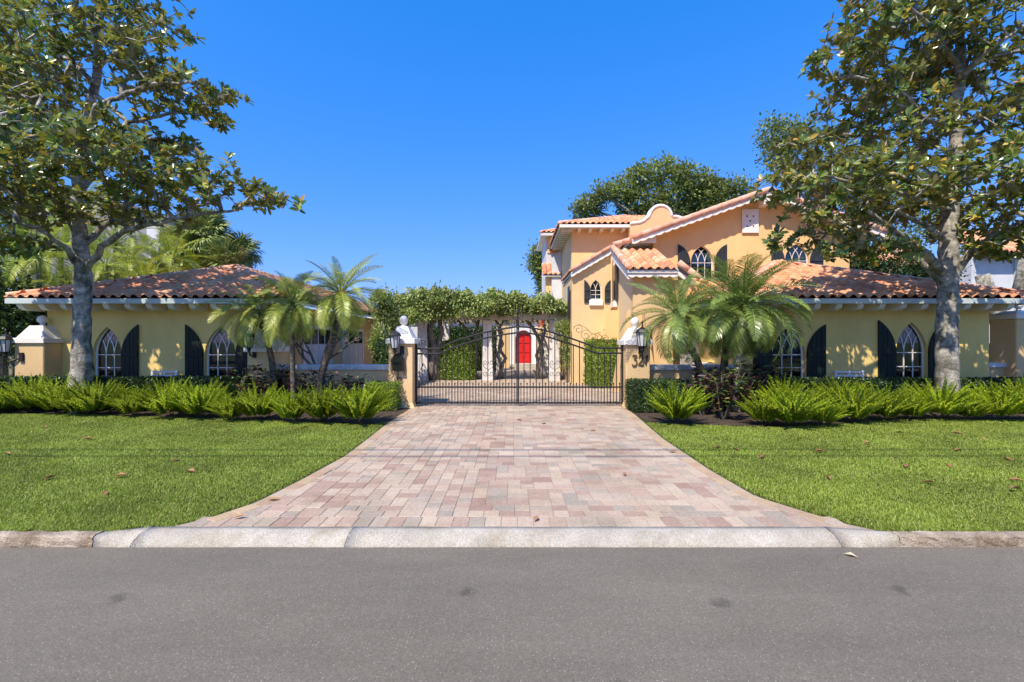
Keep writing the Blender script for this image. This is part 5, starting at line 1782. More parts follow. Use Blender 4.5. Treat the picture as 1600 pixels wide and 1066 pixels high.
D2 = 10.85
b2 = Vector((XX(1479, D2), D2, 0))
rt_ = [b2, P(1479, 570, D2), P(1479, 520, D2), P(1481, 460, D2), P(1482, 415, D2), P(1482, 360, D2), P(1488, 300, D2), P(1494, 230, D2), P(1492, 180, D2), P(1500, 120, D2), P(1500, 40, D2), P(1508, -60, D2), P(1505, -140, D2)]
rr_ = [0.26, 0.222, 0.205, 0.20, 0.20, 0.16, 0.145, 0.13, 0.12, 0.105, 0.085, 0.06, 0.04]
LIMBS_R = [
    ([P(1476, 430, D2), P(1450, 400, D2 - .3), P(1420, 375, D2 - .6), P(1385, 350, D2 - .9), P(1350, 325, D2 - 1.1)], .105, .035),
    ([P(1472, 440, D2), P(1440, 408, D2 + .2), P(1395, 392, D2 + .4), P(1340, 388, D2 + .4), P(1280, 380, D2 + .2)], .10, .025),
    ([P(1490, 430, D2), P(1515, 395, D2 - .2), P(1550, 370, D2 - .5), P(1610, 340, D2 - .8)], .10, .035),
    ([P(1490, 300, D2), P(1520, 270, D2 - .4), P(1560, 245, D2 - .8), P(1620, 215, D2 - 1.1)], .10, .035),
    ([P(1494, 190, D2), P(1475, 195, D2 - .2), P(1440, 185, D2 - .5), P(1415, 150, D2 - .7), P(1380, 128, D2 - .9), P(1330, 120, D2 - 1.0)], .08, .025),
    ([P(1488, 260, D2), P(1440, 240, D2 + .6), P(1380, 215, D2 + .9), P(1310, 210, D2 + 1.0)], .08, .025),
    ([P(1494, 130, D2), P(1540, 80, D2 - .6), P(1600, 40, D2 - 1.0)], .09, .03),
    ([P(1494, 100, D2), P(1460, 50, D2 - .6), P(1420, 10, D2 - 1.0), P(1380, -20, D2 - 1.2)], .07, .025),
    ([P(1486, 330, D2), P(1430, 310, D2 - .8), P(1350, 290, D2 - 1.1), P(1270, 270, D2 - 1.1)], .07, .02),
    ([P(1504, 0, D2), P(1560, -60, D2 + .4), P(1610, -120, D2 + .8)], .06, .02),
    ([P(1488, 300, D2), P(1450, 270, D2 + 1.1), P(1430, 240, D2 + 2.1)], .07, .03),
    ([P(1496, 220, D2), P(1540, 180, D2 + .9), P(1580, 150, D2 + 1.7)], .07, .03),
    ([P(1484, 380, D2), P(1440, 350, D2 - .9), P(1400, 330, D2 - 1.5)], .07, .03),
    ([P(1505, -40, D2), P(1440, -100, D2 + .4), P(1390, -140, D2 + .8)], .05, .02),
]
BLOBS_R = [
    blob(1350, 40, 60, D2 - .9, .9, 45), blob(1420, 60, 85, D2, 1.6, 60), blob(1530, 50, 90, D2, 1.8, 80), blob(1300, 105, 30, D2 - .8, .6, 30), blob(1350, 130, 60, D2 - .4, 1.2, 40),
    blob(1310, 190, 50, D2, 1.0, 40), blob(1400, 190, 80, D2, 1.5, 55), blob(1540, 200, 80, D2, 1.6, 80), blob(1265, 100, 12, D2 - .9, .3, 10),
    blob(1250, 245, 50, D2 - .6, 1.0, 32), blob(1330, 265, 80, D2 - .2, 1.4, 40), blob(1225, 290, 40, D2 - .8, .8, 30), blob(1300, 330, 75, D2 - .6, 1.1, 38), blob(1400, 310, 80, D2, 1.4, 45),
    blob(1235, 372, 34, D2 - .2, .6, 15), blob(1330, 385, 60, D2 - .6, 1.0, 26), blob(1385, 390, 35, D2 - .8, .7, 24), blob(1560, 330, 75, D2 - .3, 1.5, 55), blob(1590, 385, 40, D2 - .8, .8, 26), blob(1530, 390, 30, D2 - .4, .6, 16),
    blob(1450, 130, 60, D2 + .8, 1.3, 60), blob(1655, 120, 70, D2, 1.8, 120), blob(1670, 300, 60, D2, 1.6, 90),
    blob(1500, -50, 90, D2 - .3, 1.2, 45), blob(1390, -30, 60, D2 - .4, 1.2, 30),
    (tuple(Vector((8.0, 9.2, 5.0))), (1.9, .8, .55)), (tuple(Vector((10.6, 8.9, 5.3))), (2.2, .9, .6)), (tuple(Vector((12.4, 9.4, 5.4))), (1.6, .9, .6)),  # extra low foliage, put in to shade the right wing wall
]
magnolia('large magnolia tree with thick grey trunk in front of the right wing', b2, LIMBS_R, BLOBS_R, 2250, 22, rt_, rr_)

# ------------------------------------------------------------------ pinnate fronds, palms
def frond_mesh(name, L, droop, nl, ll, lw, mat, seed, vee=0.5, hang=0.5, petiole=0.18):
    """frond growing along +X, arching down by the angle droop"""
    rg = random.Random(seed)
    pts, tans = [], []
    p = Vector((0, 0, 0))
    n = 16
    for i in range(n + 1):
        a = -droop * (i / n) ** 1.3
        t = Vector((math.cos(a), rg.uniform(-.02, .02), math.sin(a)))
        pts.append(p.copy())
        tans.append(t)
        p = p + t * (L / n)
    mb = MB()
    mb.tube(pts, [0.014 * (1 - 0.85 * i / n) + .0015 for i in range(n + 1)], 4)
    for s in (1, -1):
        for i in range(nl):
            u = petiole + (1 - petiole) * (i + rg.uniform(0, .6)) / nl
            u = min(u, 0.995)
            k = u * n
            j = min(int(k), n - 1)
            q = pts[j].lerp(pts[j + 1], k - j)
            t = tans[j]
            side = Vector((0, s, 0))
            nor = t.cross(Vector((0, 1, 0))).normalized() * -1
            if nor.z < 0:
                nor = -nor
            e = (1 - abs(2 * (u - petiole) / (1 - petiole) - 0.85) ** 2 * 0.62)
            length = ll * e * rg.uniform(0.88, 1.1)
            fwd = 0.45 + 0.55 * u
            d = (side * 1.0 + t * fwd + nor * vee * rg.uniform(.6, 1.3)).normalized()
            w = lw * rg.uniform(.8, 1.15)
            wd = t * (w * .5)
            m = q + d * length * .5
            d2 = (d + Vector((0, 0, -hang * rg.uniform(.6, 1.4)))).normalized()
            tip = m + d2 * length * .5
            mb.add([q - wd * .5, q + wd * .5, m + wd, m - wd, tip], [(0, 1, 2, 3), (3, 2, 4)])
    return mb.mesh(name, mat)

FR = {}
def fronds(kind, mat, ll=0.29, lw=0.019, L=1.45, nl=50, vee=.35, hang=.38):
    if kind not in FR:
        FR[kind] = [frond_mesh('frond', L, dr, nl, ll, lw, mat, 100 + i, vee, hang) for i, dr in enumerate((0.7, 1.1, 1.5, 1.9, 2.2))]
    return FR[kind]

M['cshaft'] = mat_surf('green_crownshaft', [(0.22, 0.27, 0.08), (0.34, 0.36, 0.12)], 6, 0.6, 0.1)
def palm(label, base, pts, crown, n, kind, mat, seed, tr=(0.075, 0.06), bark='palmbark', scale=1.0, cat='palm tree', name='date_palm', group=None, emin=-0.7, emax=1.45, part='frond', azbias=None):
    rg = random.Random(seed)
    t = thing(name, label, cat, base, group)
    P_ = [Vector(p) for p in pts]
    full = []
    for i in range(len(P_) - 1):
        for q in range(5):
            full.append(P_[i].lerp(P_[i + 1], q / 5))
    full.append(P_[-1])
    nn = len(full)
    MB().tube(full, [(tr[0] + (tr[1] - tr[0]) * i / (nn - 1)) * (1.06 if i % 2 else 0.97) for i in range(nn)], 9, True, 0.05, seed).build('trunk', M[bark], t, True)
    c = Vector(crown)
    MB().lathe((c.x, c.y, c.z - .45 * scale), [(tr[1] * 1.05, 0), (tr[1] * (1.7 if kind != 'y' else 1.15), .15 * scale), (tr[1] * (1.9 if kind != 'y' else 1.1), .28 * scale), (tr[1] * 1.2, .42 * scale), (.02, .52 * scale)], 10).build('crownshaft', M['palmbark'] if kind != 'y' else M['cshaft'], t, True)
    fs = fronds(kind, mat)
    for i in range(n):
        u = (i + .5) / n
        az = i * 2.39996 + rg.uniform(-.2, .2)
        if azbias is not None and rg.random() < .35:
            az = azbias + rg.uniform(-.9, .9)
        el = emax + (emin - emax) * (u ** 0.85) + rg.uniform(-.12, .12)
        me = fs[min(4, max(0, int((u * 4.2) + rg.uniform(-.5, .8))))] if el < 1.1 else fs[rg.choice((0, 1))]
        s = scale * rg.uniform(.85, 1.1) * (0.8 if el > 1.1 else 1)
        m = Matrix.Translation(c + Vector((math.cos(az), math.sin(az), 0)) * .03) @ Matrix.Rotation(az, 4, 'Z') @ Matrix.Rotation(-el, 4, 'Y') @ Matrix.Rotation(rg.uniform(-.5, .5), 4, 'X') @ Matrix.Scale(s, 4)
        place(part, me, t, m)
    return t

PG = 'pygmy date palms by the garden walls'
palm('young date palm with curved trunk leaning left over the pier, leftmost beside the gate wall', (XX(428, 11.3), 11.3, 0), [(XX(428, 11.3), 11.3, 0), P(426, 570, 11.3), P(421, 545, 11.25), P(412, 515, 11.2), P(405, 492, 11.15)], P(404, 487, 11.15), 30, 'l', M['palm'], 31, group=PG, scale=.85)
palm('straight slim date palm, middle of the three left of the gate', (XX(459, 11.0), 11.0, 0), [(XX(459, 11.0), 11.0, 0), P(458, 590, 11.0), P(457, 540, 11.0), P(456, 480, 11.0)], P(456, 474, 11.0), 36, 'l', M['palm'], 32, group=PG, tr=(.065, .05), scale=.85)
t = palm('tall date palm with leaning thick trunk and yellow fruit stalk, nearest the left gate pier', (XX(499, 11.2), 11.2, 0), [(XX(499, 11.2), 11.2, 0), P(501, 590, 11.2), P(510, 560, 11.2), P(520, 530, 11.2), P(528, 500, 11.2), P(532, 470, 11.2)], P(533, 458, 11.2), 42, 'l', M['palm'], 33, group=PG, tr=(.095, .07), scale=.88)
fm = MB()
rg0 = random.Random(4)
for i in range(22):
    a = Vector(P(533, 462, 11.02))
    fm.tube([a, a + Vector((rg0.uniform(-.12, .12), rg0.uniform(-.2, 0), rg0.uniform(.0, .2)))], [.012, .006], 4)
fm.build('fruit_stalk', M['fruit'], t)
t = palm('date palm with leaning dark trunk just right of the pier numbered 321', (XX(1101, 11.3), 11.3, 0), [(XX(1101, 11.3), 11.3, 0), P(1098, 585, 11.3), P(1088, 560, 11.25), P(1076, 538, 11.2), P(1066, 522, 11.15), P(1061, 505, 11.1)], P(1060, 492, 11.1), 38, 'r', M['palm_right'], 34, group=PG, tr=(.085, .085), scale=1.0)
palm('date palm with thick dark trunk, middle of the three right of the gate', (XX(1129, 11.25), 11.25, 0), [(XX(1129, 11.25), 11.25, 0), P(1130, 580, 11.25), P(1134, 550, 11.25), P(1138, 520, 11.2), P(1140, 495, 11.2)], P(1141, 482, 11.2), 42, 'r', M['palm_right'], 35, group=PG, tr=(.085, .10), scale=1.05)
t = palm('date palm with slender pale trunk, rightmost of the three right of the gate', (XX(1148, 10.9), 10.9, 0), [(XX(1148, 10.9), 10.9, 0), P(1149, 590, 10.9), P(1154, 555, 10.9), P(1160, 520, 10.9), P(1163, 490, 10.9)], P(1164, 474, 10.9), 46, 'r', M['palm_right'], 36, group=PG, tr=(.075, .06), bark='palmbark_pale', scale=1.12)
fm = MB()
for q in ((1164, 400), (1168, 392)):
    fm.tube([P(1164, 474, 10.9), P(q[0], q[1] + 40, 10.85), P(q[0], q[1], 10.8)], [.014, .012, .004], 5)
fm.build('new_spear', M['palm_right'], t)
FRD = frond_mesh('dry_frond', 1.3, 1.1, 30, .22, .014, M['deadpalm'], 77)
for az, el in ((0.15, .25), (-.4, .1)):
    place('dry_frond', FRD, t, Matrix.Translation(P(1166, 478, 10.9)) @ Matrix.Rotation(az, 4, 'Z') @ Matrix.Rotation(-el, 4, 'Y'))

# ------------------------------------------------------------------ foxtail ferns
def fern_mesh(seed, nst=64, R_=0.62):
    rg = np.random.default_rng(seed)
    Vs, Ts = [], []
    off = 0
    Ps, Ds, Us, Ls, Ws = [], [], [], [], []
    for s in range(nst):
        az = s * 2.39996 + rg.uniform(-.3, .3)
        u = math.sqrt((s + .5) / nst)
        lean0 = 0.06 + u * 0.52 + rg.uniform(-.12, .12)
        lean1 = lean0 + 0.15 + u * .45
        L = rg.uniform(.68, 1.05) * (1 - .10 * u)
        p = np.array([math.cos(az) * .13 * u, math.sin(az) * .13 * u, 0.02])
        nseg = 15
        h = np.array([math.cos(az), math.sin(az), 0])
        for i in range(nseg):
            t = i / nseg
            a = lean0 + (lean1 - lean0) * t
            d = h * math.sin(a) + np.array([0, 0, math.cos(a)])
            p = p + d * L / nseg
            if t < .12:
                continue
            rad = 0.062 * math.sin(PI * min(1, (t - .06) * .95 + .12)) ** .6 * (1.12 - .55 * t)
            o = np.cross(d, [0.31, 0.2, .9]); o /= np.linalg.norm(o)
            o2 = np.cross(d, o)
            for k in range(17):
                w = rg.uniform(0, 2 * PI)
                q = o * math.cos(w) + o2 * math.sin(w)
                dd = q * .85 + d * rg.uniform(.4, 1.0)
                Ps.append(p + d * rg.uniform(0, L / nseg)); Ds.append(dd); Us.append(d + q * .4)
                Ls.append(rad * 1.25 * rg.uniform(.8, 1.2)); Ws.append(0.024)
    V, T = leaf_arrays(np.array(Ps), np.array(Ds), np.array(Us), np.array(Ls), np.array(Ws), .2)
    return np_mesh('foxtail_fern', V, T, M['fern'])
FERN = [fern_mesh(60 + i, n) for i, n in enumerate((72, 84, 66, 78))]
def fern(px, py, s, label, i, group):
    g = G(px, py + 1)
    o = bpy.data.objects.new('foxtail_fern', FERN[i % 4])
    COL.objects.link(o)
    o.location = (g.x, g.y, 0.0)
    o.rotation_euler = (0, 0, i * 1.37)
    s *= (0.86, 0.90, 0.66, 0.90, 0.62)[i % 5]
    o.scale = (s * 1.06, s, s * (.95 + .1 * ((i * 7) % 3) / 2))
    tag(o, label, 'fern', group)
ORD = ['first', 'second', 'third', 'fourth', 'fifth', 'sixth', 'seventh', 'eighth', 'ninth', 'tenth', 'eleventh', 'twelfth', 'thirteenth', 'fourteenth']
FL = [(562, 661, 1.12), (505, 659, .95), (455, 660, 1.08), (405, 656, .95), (360, 657, 1.0), (312, 653, 1.0), (262, 652, 1.05), (205, 650, 1.0), (150, 648, 1.0), (122, 648, 1.0), (92, 646, 1.05), (48, 644, 1.0), (0, 644, 1.0), (-50, 644, 1.0)]
for i, (px, py, s) in enumerate(FL):
    fern(px, py, s, f'{ORD[i]} foxtail fern leftward from the left gate pier, front row', i, 'foxtail ferns, left bed front row')
FLb = [(330, 643, .95), (280, 641, .95), (225, 640, 1.0), (172, 637, .9), (75, 635, 1.0), (22, 635, 1.0)]
for i, (px, py, s) in enumerate(FLb):
    fern(px, py, s, f'{ORD[i]} foxtail fern leftward in the back row of the left bed', i + 2, 'foxtail ferns, left bed back row')
FRt = [(1056, 661, 1.02), (1192, 664, 1.0), (1238, 667, 1.08), (1285, 665, 1.05), (1332, 660, 1.0), (1380, 657, .95), (1425, 655, 1.0), (1470, 654, 1.0), (1515, 655, 1.0), (1560, 656, 1.0), (1605, 657, 1.0), (1655, 657, 1.0)]
for i, (px, py, s) in enumerate(FRt):
    fern(px, py, s, ('lone foxtail fern beside the pier numbered 321' if i == 0 else f'{ORD[i - 1]} foxtail fern right of the croton gap, front row'), i + 1, 'foxtail ferns, right bed front row')
FRb = [(1222, 646, 1.08), (1266, 645, 1.12), (1312, 643, 1.0), (1425, 640, .9), (1545, 640, 1.0), (1590, 640, 1.0)]
for i, (px, py, s) in enumerate(FRb):
    fern(px, py, s, f'{ORD[i]} foxtail fern rightward in the back row of the right bed', i + 3, 'foxtail ferns, right bed back row')

# ------------------------------------------------------------------ hedges, crotons
def hedge(label, x0, x1, y0, y1, z1, n, leaf, mat, seed, name='clipped_hedge', z0=0.03, rough=.05):
    r = np.random.default_rng(seed)
    t = thing(name, label, 'hedge', ((x0 + x1) / 2, (y0 + y1) / 2, 0))
    i = 0.10
    MB().box(x0 + i, x1 - i, y0 + i, y1 - i, z0, z1 - i).build('core', mat, t)
    A = [(x1 - x0) * (z1 - z0), (x1 - x0) * (y1 - y0), (y1 - y0) * (z1 - z0), (y1 - y0) * (z1 - z0)]
    A = np.array(A) / sum(A)
    k = r.choice(4, n, p=A)
    X = r.uniform(x0, x1, n); Y = r.uniform(y0, y1, n); Z = r.uniform(z0, z1, n)
    dep = np.abs(r.normal(0, rough, n)) - rough * .5
    nr = np.zeros((n, 3))
    Y = np.where(k == 0, y0 + dep, Y); nr[k == 0] = (0, -1, 0)
    Z = np.where(k == 1, z1 - dep, Z); nr[k == 1] = (0, 0, 1)
    X = np.where(k == 2, x0 + dep, X); nr[k == 2] = (-1, 0, 0)
    X = np.where(k == 3, x1 - dep, X); nr[k == 3] = (1, 0, 0)
    d = rand_dirs(r, n) * .9 + nr * .35 + [0, 0, .2]
    L = leaf * r.uniform(.7, 1.3, n)
    V, T = leaf_arrays(np.stack([X, Y, Z], 1), d, nr + rand_dirs(r, n) * .7, L, L * .5, .15)
    link_mesh('leaves', np_mesh('leaves', V, T, mat), t, None, None, 'stuff')
hedge('low dark clipped hedge along the left wing, behind the ferns', XX(-60, 11.2), XX(385, 11.2), 11.12, 11.6, ZZ(593, 11.2), 26000, .06, M['hedge'], 1, rough=.06)
hedge('low dark clipped hedge along the right wing, behind the ferns', XX(1195, 11.2), XX(1680, 11.2), 11.12, 11.6, ZZ(595, 11.2), 26000, .06, M['hedge'], 2, rough=.06)
hedge('small boxy clipped hedge at the foot of the left gate pier', XX(572, 11.1), XX(618, 11.1), 11.0, 11.58, ZZ(601, 11.1), 5000, .045, M['hedge_bright'], 3, 'box_hedge')
hedge('boxy dark clipped hedge between the pier numbered 321 and the crotons', XX(990, 10.8), XX(1085, 10.8), 10.7, 11.55, ZZ(598, 10.8), 12000, .045, M['hedge'], 4, 'box_hedge')
hedge('tall square clipped hedge inside the gate, right side of the court', 2.87, 5.2, 16.3, 21.0, 1.69, 16000, .09, M['hedge_bright'], 5, rough=.08)
hedge('bright green hedge under the pergola, between its first two columns', XX(690, 19.7), XX(738, 19.7), 19.7, 20.5, ZZ(536, 19.7), 8000, .09, M['hedge_bright'], 6, rough=.14)
hedge('tall dark hedge at the back of the court, left of the red door', XX(655, 26), XX(779, 26), 26, 27, ZZ(513, 26), 12000, .11, M['hedge'], 9, rough=.16)
hedge('dark hedge at the back of the court, right of the red door', XX(846, 26), XX(880, 26), 26, 27, ZZ(520, 26), 4000, .10, M['hedge'], 10, rough=.16)
hedge('clipped hedge behind the short wall at the far right', XX(1546, 14), XX(1660, 14), 14, 15, ZZ(541, 14), 6000, .08, M['hedge'], 7, rough=.08)
hedge('dark hedge beyond the left wall, beside the left gate pier', XX(585, 15), XX(612, 15), 15, 17.5, ZZ(536, 15), 6000, .08, M['hedge'], 8, rough=.12)

def croton(px, py, s, label, seed, group):
    s *= 1.18
    r = np.random.default_rng(seed)
    g = G(px, py)
    t = thing('croton_bush', label, 'bush', (g.x, g.y, 0), group)
    mb = MB()
    Ps, Ds, Us, Ls = [], [], [], []
    for k in range(16):
        az = r.uniform(0, 2 * PI)
        le = r.uniform(.05, .65)
        L = s * r.uniform(.55, 1.0)
        d = np.array([math.cos(az) * math.sin(le), math.sin(az) * math.sin(le), math.cos(le)])
        b = np.array([g.x, g.y, 0]) + d * [.1, .1, 0]
        e = b + d * L
        mb.tube([b, e], [.012, .006], 4)
        for i in range(26):
            u = r.uniform(.3, 1.02)
            w = r.uniform(0, 2 * PI)
            q = np.array([math.cos(w), math.sin(w), r.uniform(-.1, .8)])
            Ps.append(b + (e - b) * u); Ds.append(q); Us.append(np.array([0, 0, 1.]) + r.normal(size=3) * .4); Ls.append(r.uniform(.10, .18) * s)
    mb.build('stems', M['bark2'], t)
    Ls = np.array(Ls)
    V, T = leaf_arrays(np.array(Ps), np.array(Ds), np.array(Us), Ls, Ls * .42, .12, .15)
    link_mesh('foliage', np_mesh('foliage', V, T, M['croton']), t)
CL = [(405, 642, .95), (438, 638, .95), (478, 640, .85), (520, 640, .8), (555, 640, .85), (385, 636, .9)]
for i, (a, b, s) in enumerate(sorted(CL, reverse=True)):
    croton(a, b, s, f'{ORD[i]} dark croton bush leftward from the left gate pier', 80 + i, 'croton bushes left of the gate')
CR = [(1098, 648, .95), (1128, 655, .95), (1150, 644, 1.0), (1112, 640, 1.05), (1180, 640, 1.0), (1208, 636, 1.0)]
for i, (a, b, s) in enumerate(sorted(CR)):
    croton(a, b, s, f'{ORD[i]} dark croton bush rightward from the pier numbered 321', 90 + i, 'croton bushes right of the gate')

# frangipani shrub behind the left wall
fp = thing('frangipani_tree', 'bare-branched shrub with pinkish twigs behind the left garden wall', 'shrub', (XX(497, 13.2), 13.2, 0))
mb = MB()
rgf = random.Random(8)
def fork(p, d, r_, L, depth):
    e = p + d * L
    mb.tube([p, p.lerp(e, .5) + Vector((rgf.uniform(-.03, .03), 0, rgf.uniform(-.02, .02))), e], [r_, r_ * .85, r_ * .7], 6)
    if depth == 0:
        tips.append(e)
        return
    for k in range(rgf.choice((2, 3))):
        dd = (d + Vector((rgf.uniform(-.8, .8), rgf.uniform(-.7, .7), rgf.uniform(-.1, .5)))).normalized()
        fork(e, dd, r_ * .68, L * rgf.uniform(.65, .9), depth - 1)
tips = []
b0 = Vector((XX(497, 13.2), 13.2, 0))
fork(b0, Vector((0, 0, 1)), .07, .85, 0)
for dx in (-.8, -.35, .2, .75):
    fork(b0 + Vector((0, 0, .8)), Vector((dx, rgf.uniform(-.3, .3), .9)).normalized(), .045, .55, 3)
mb.build('trunk', M['bark2'], fp, True)
r = np.random.default_rng(9)
tp_ = np.repeat(np.array([tuple(q) for q in tips]), 5, 0)
V, T = leaf_arrays(tp_, rand_dirs(r, len(tp_)) + [0, 0, .3], rand_dirs(r, len(tp_)) * .4 + [0, 0, 1], np.full(len(tp_), .13), np.full(len(tp_), .05), .1, .1)
link_mesh('leaves', np_mesh('leaves', V, T, M['hedge_bright']), fp)

# ------------------------------------------------------------------ vine on the pergola
vn = thing('climbing_vine', 'dense green climbing vine with twisted grey trunks covering the pergola', 'vine', (XX(680, 19.6), 19.6, 0))
r = np.random.default_rng(77)
def vtop(px):
    return np.interp(px, [604, 620, 645, 680, 720, 745, 765, 800, 830, 860, 880, 900, 915], [480, 462, 456, 452, 457, 462, 455, 460, 466, 463, 474, 488, 496])
n = 60000
PX = 606 + (905 - 606) * r.uniform(0, 1, n)
DD = 18.7 + r.beta(1.0, 2.2, n) * 5.5
top = vtop(PX) + 2.6 * np.sin(PX * .16 + 1) + 2.2 * np.sin(PX * .35) + 1.5 * np.sin(PX * .9 + 1)
bot = np.interp(PX, [604, 620, 650, 700, 800, 850, 900], [500, 510, 506, 498, 494, 489, 490]) + 3 * np.sin(PX * .21) * np.sin(PX * .067)
# thickness profile as real heights at the front plane
X = (PX - 800) / F * 19.2
ztop = H + (533 - top) / F * 19.4
zbot = H + (533 - bot) / F * 19.2
fr = r.beta(1.4, .9, n)
Z = zbot + (ztop - zbot) * fr * (1 - .10 * ((DD - 19.4) / 4) ** 2)
bul = np.sin(X * 2.3 + 1.5 * np.sin(Z * 3)) * .22 + np.sin(Z * 4.2 + X * 3.1) * .18 + .9 * np.clip(fr - .45, 0, 1) ** 1.5 + .45 * (PX > 822)
Y = np.where(r.uniform(0, 1, n) < .55, 18.95 + bul + np.abs(r.normal(0, .10, n)) , DD)
dm = rand_dirs(r, n) + [0, -.4, .25]
L = r.uniform(.07, .14, n)
gapm = (np.sin(X * 6.1 + 2 * np.sin(Z * 5)) * np.sin(Z * 8.3 + X * 3) + .55 * r.normal(size=n)) > -0.75
X, Y, Z, dm, L = X[gapm], Y[gapm], Z[gapm], dm[gapm], L[gapm]
n = len(X)
V, T = leaf_arrays(np.stack([X, Y, Z], 1), dm, rand_dirs(r, n) * .7 + [0, -.5, .8], L, L * .7, .12, .1)
Vs, Ts = [V], [T]
off = len(V)
# stray shoots
mbv = MB()
sp, sd = [], []
for k in range(110):
    px = r.uniform(610, 895)
    y_ = r.uniform(18.9, 22)
    p = np.array([(px - 800) / F * 19.2, y_, H + (533 - float(vtop(px)) - 2) / F * 19.4 - .05])
    d = np.array([r.normal() * .6, -.1, 1.0]); d /= np.linalg.norm(d)
    Lq = r.uniform(.15, .55)
    q = p + d * Lq
    mbv.tube([p, q], [.008, .004], 3)
    for i in range(int(Lq * 26)):
        sp.append(p + (q - p) * r.uniform(.1, 1)); sd.append(r.normal(size=3))
# hanging strands
for k in range(90):
    px = r.uniform(640, 900)
    p = np.array([(px - 800) / F * 19.3, r.uniform(19.2, 20.5), 2.9])
    Lq = r.uniform(.3, .75) if px < 840 else r.uniform(.3, 1.0)
    q = p + np.array([r.normal() * .15, r.normal() * .1, -Lq])
    mbv.tube([p, q], [.008, .004], 3)
    for i in range(int(Lq * 22)):
        sp.append(p + (q - p) * r.uniform(.1, 1)); sd.append(r.normal(size=3))
sp, sd = np.array(sp), np.array(sd)
V2, T2 = leaf_arrays(sp, sd, rand_dirs(r, len(sp)) + [0, 0, 1], r.uniform(.06, .11, len(sp)), r.uniform(.04, .07, len(sp)), .12, .1)
link_mesh('foliage', np_mesh('foliage', np.concatenate([V, V2]), np.concatenate([T, T2 + off]), M['vine']), vn)
for (pxs, D, rad) in (([(676, 596), (674, 570), (678, 540), (672, 515), (680, 496)], 19.7, .14), ([(684, 597), (680, 575), (683, 550), (690, 520), (686, 496)], 19.8, .12), ([(668, 597), (671, 575), (668, 550), (672, 520), (664, 498)], 19.9, .09),
                      ([(742, 597), (740, 575), (745, 555), (741, 530), (748, 500)], 20.3, .09), ([(750, 597), (738, 570), (742, 545), (735, 520), (715, 500)], 20.4, .07),
                      ([(786, 592), (782, 575), (790, 560), (780, 545), (784, 520), (776, 500)], 20.6, .09), ([(778, 592), (786, 572), (776, 556), (786, 538), (778, 515), (790, 498)], 20.5, .07),
                      ([(838, 592), (842, 570), (848, 550), (842, 530), (832, 512), (820, 498)], 20.4, .10), ([(846, 594), (846, 575), (838, 556), (846, 536), (852, 515), (846, 498)], 20.4, .08),
                      ([(880, 596), (883, 570), (878, 550), (886, 530), (880, 500)], 20.0, .06)):
    MB().tube([P(a, b, D) for a, b in pxs], [rad * (1 - .06 * i) for i in range(len(pxs))], 8, True, .10, int(rad * 100)).build('vine_stem', M['bark2'], vn, True)
mbv.build('shoots', M['bark2'], vn, False, 'stuff')
# shrub at the foot of the right column with thin leaves, and red blossom
clump_tree('court_shrub', 'loose shrub between the right pergola column and the square hedge', 'shrub', (XX(886, 18.6), 18.6, 0), [(XX(886, 18.6), 18.6, 0), P(886, 560, 18.6), P(884, 530, 18.6)],
           [blob(884, 528, 12, 18.6, .4, 22), blob(880, 512, 14, 18.6, .4, 12), blob(886, 560, 8, 18.6, .3, 20)], 380, 7, .06, .09, M['vine'], 41, .04, barkm=M['bark2'])
V, T = leaf_arrays(np.repeat(np.array([tuple(P(846, 507, 18.9))]), 14, 0) + r.normal(size=(14, 3)) * .05, rand_dirs(r, 14), rand_dirs(r, 14), np.full(14, .12), np.full(14, .08), .1)
tag(link_mesh('red_blossom', np_mesh('red_blossom', V, T, M['flower'])), 'small red blossom hanging under the pergola beam', 'flower')
# climber left of the left gate pier
clump_tree('broadleaf_shrub', 'tall leafy shrub behind the wall, just left of the pergola vine', 'shrub', (XX(600, 16), 16, 0), [(XX(600, 16), 16, 0), P(600, 560, 16), P(600, 510, 16)],
           [blob(598, 470, 16, 17, .6, 14), blob(604, 500, 14, 17, .6, 24), blob(592, 535, 8, 16, .4, 25)], 600, 8, .10, .12, M['vine'], 42, .06)

# ------------------------------------------------------------------ background trees
clump_tree('oak_tree', 'broad live oak crown rising behind the upper roof', 'tree', (XX(1040, 42), 42, 0), [(XX(1040, 42), 42, 0), P(1040, 480, 42), P(1045, 400, 42), P(1040, 330, 42)],
           [blob(918, 325, 24, 42, 1.6, 14), blob(942, 303, 20, 41, 1.4, 13), blob(972, 296, 24, 42, 1.8, 16), blob(1000, 278, 22, 42, 1.6, 15), blob(1032, 268, 24, 42, 1.8, 15), blob(1066, 274, 22, 41, 1.6, 14), blob(1095, 286, 22, 42, 1.6, 14), blob(1122, 296, 20, 42, 1.5, 12), blob(1150, 296, 20, 42, 1.5, 14), blob(1000, 315, 40, 42, 2, 18), blob(1060, 305, 42, 42, 2, 18), blob(1110, 318, 36, 42, 2, 14), blob(1040, 338, 80, 43, 2.4, 16), blob(903, 333, 12, 42, 1, 7)], 1500, 12, .27, .33, M['oak'], 51, .6, 'live oaks behind the house')
clump_tree('oak_tree', 'live oak crown showing left of the right magnolia', 'tree', (XX(1230, 36), 36, 0), [(XX(1250, 36), 36, 0), P(1250, 480, 36), P(1240, 330, 36), P(1230, 270, 36)],
           [blob(1205, 205, 22, 36, 1.6, 20), blob(1230, 215, 28, 36, 1.8, 26), blob(1215, 245, 26, 36, 1.6, 20), blob(1270, 250, 50, 36, 3, 60), blob(1340, 300, 70, 37, 3, 80), blob(1420, 330, 80, 37, 3, 70)], 1500, 10, .3, .28, M['oak'], 52, .5, 'live oaks behind the house')
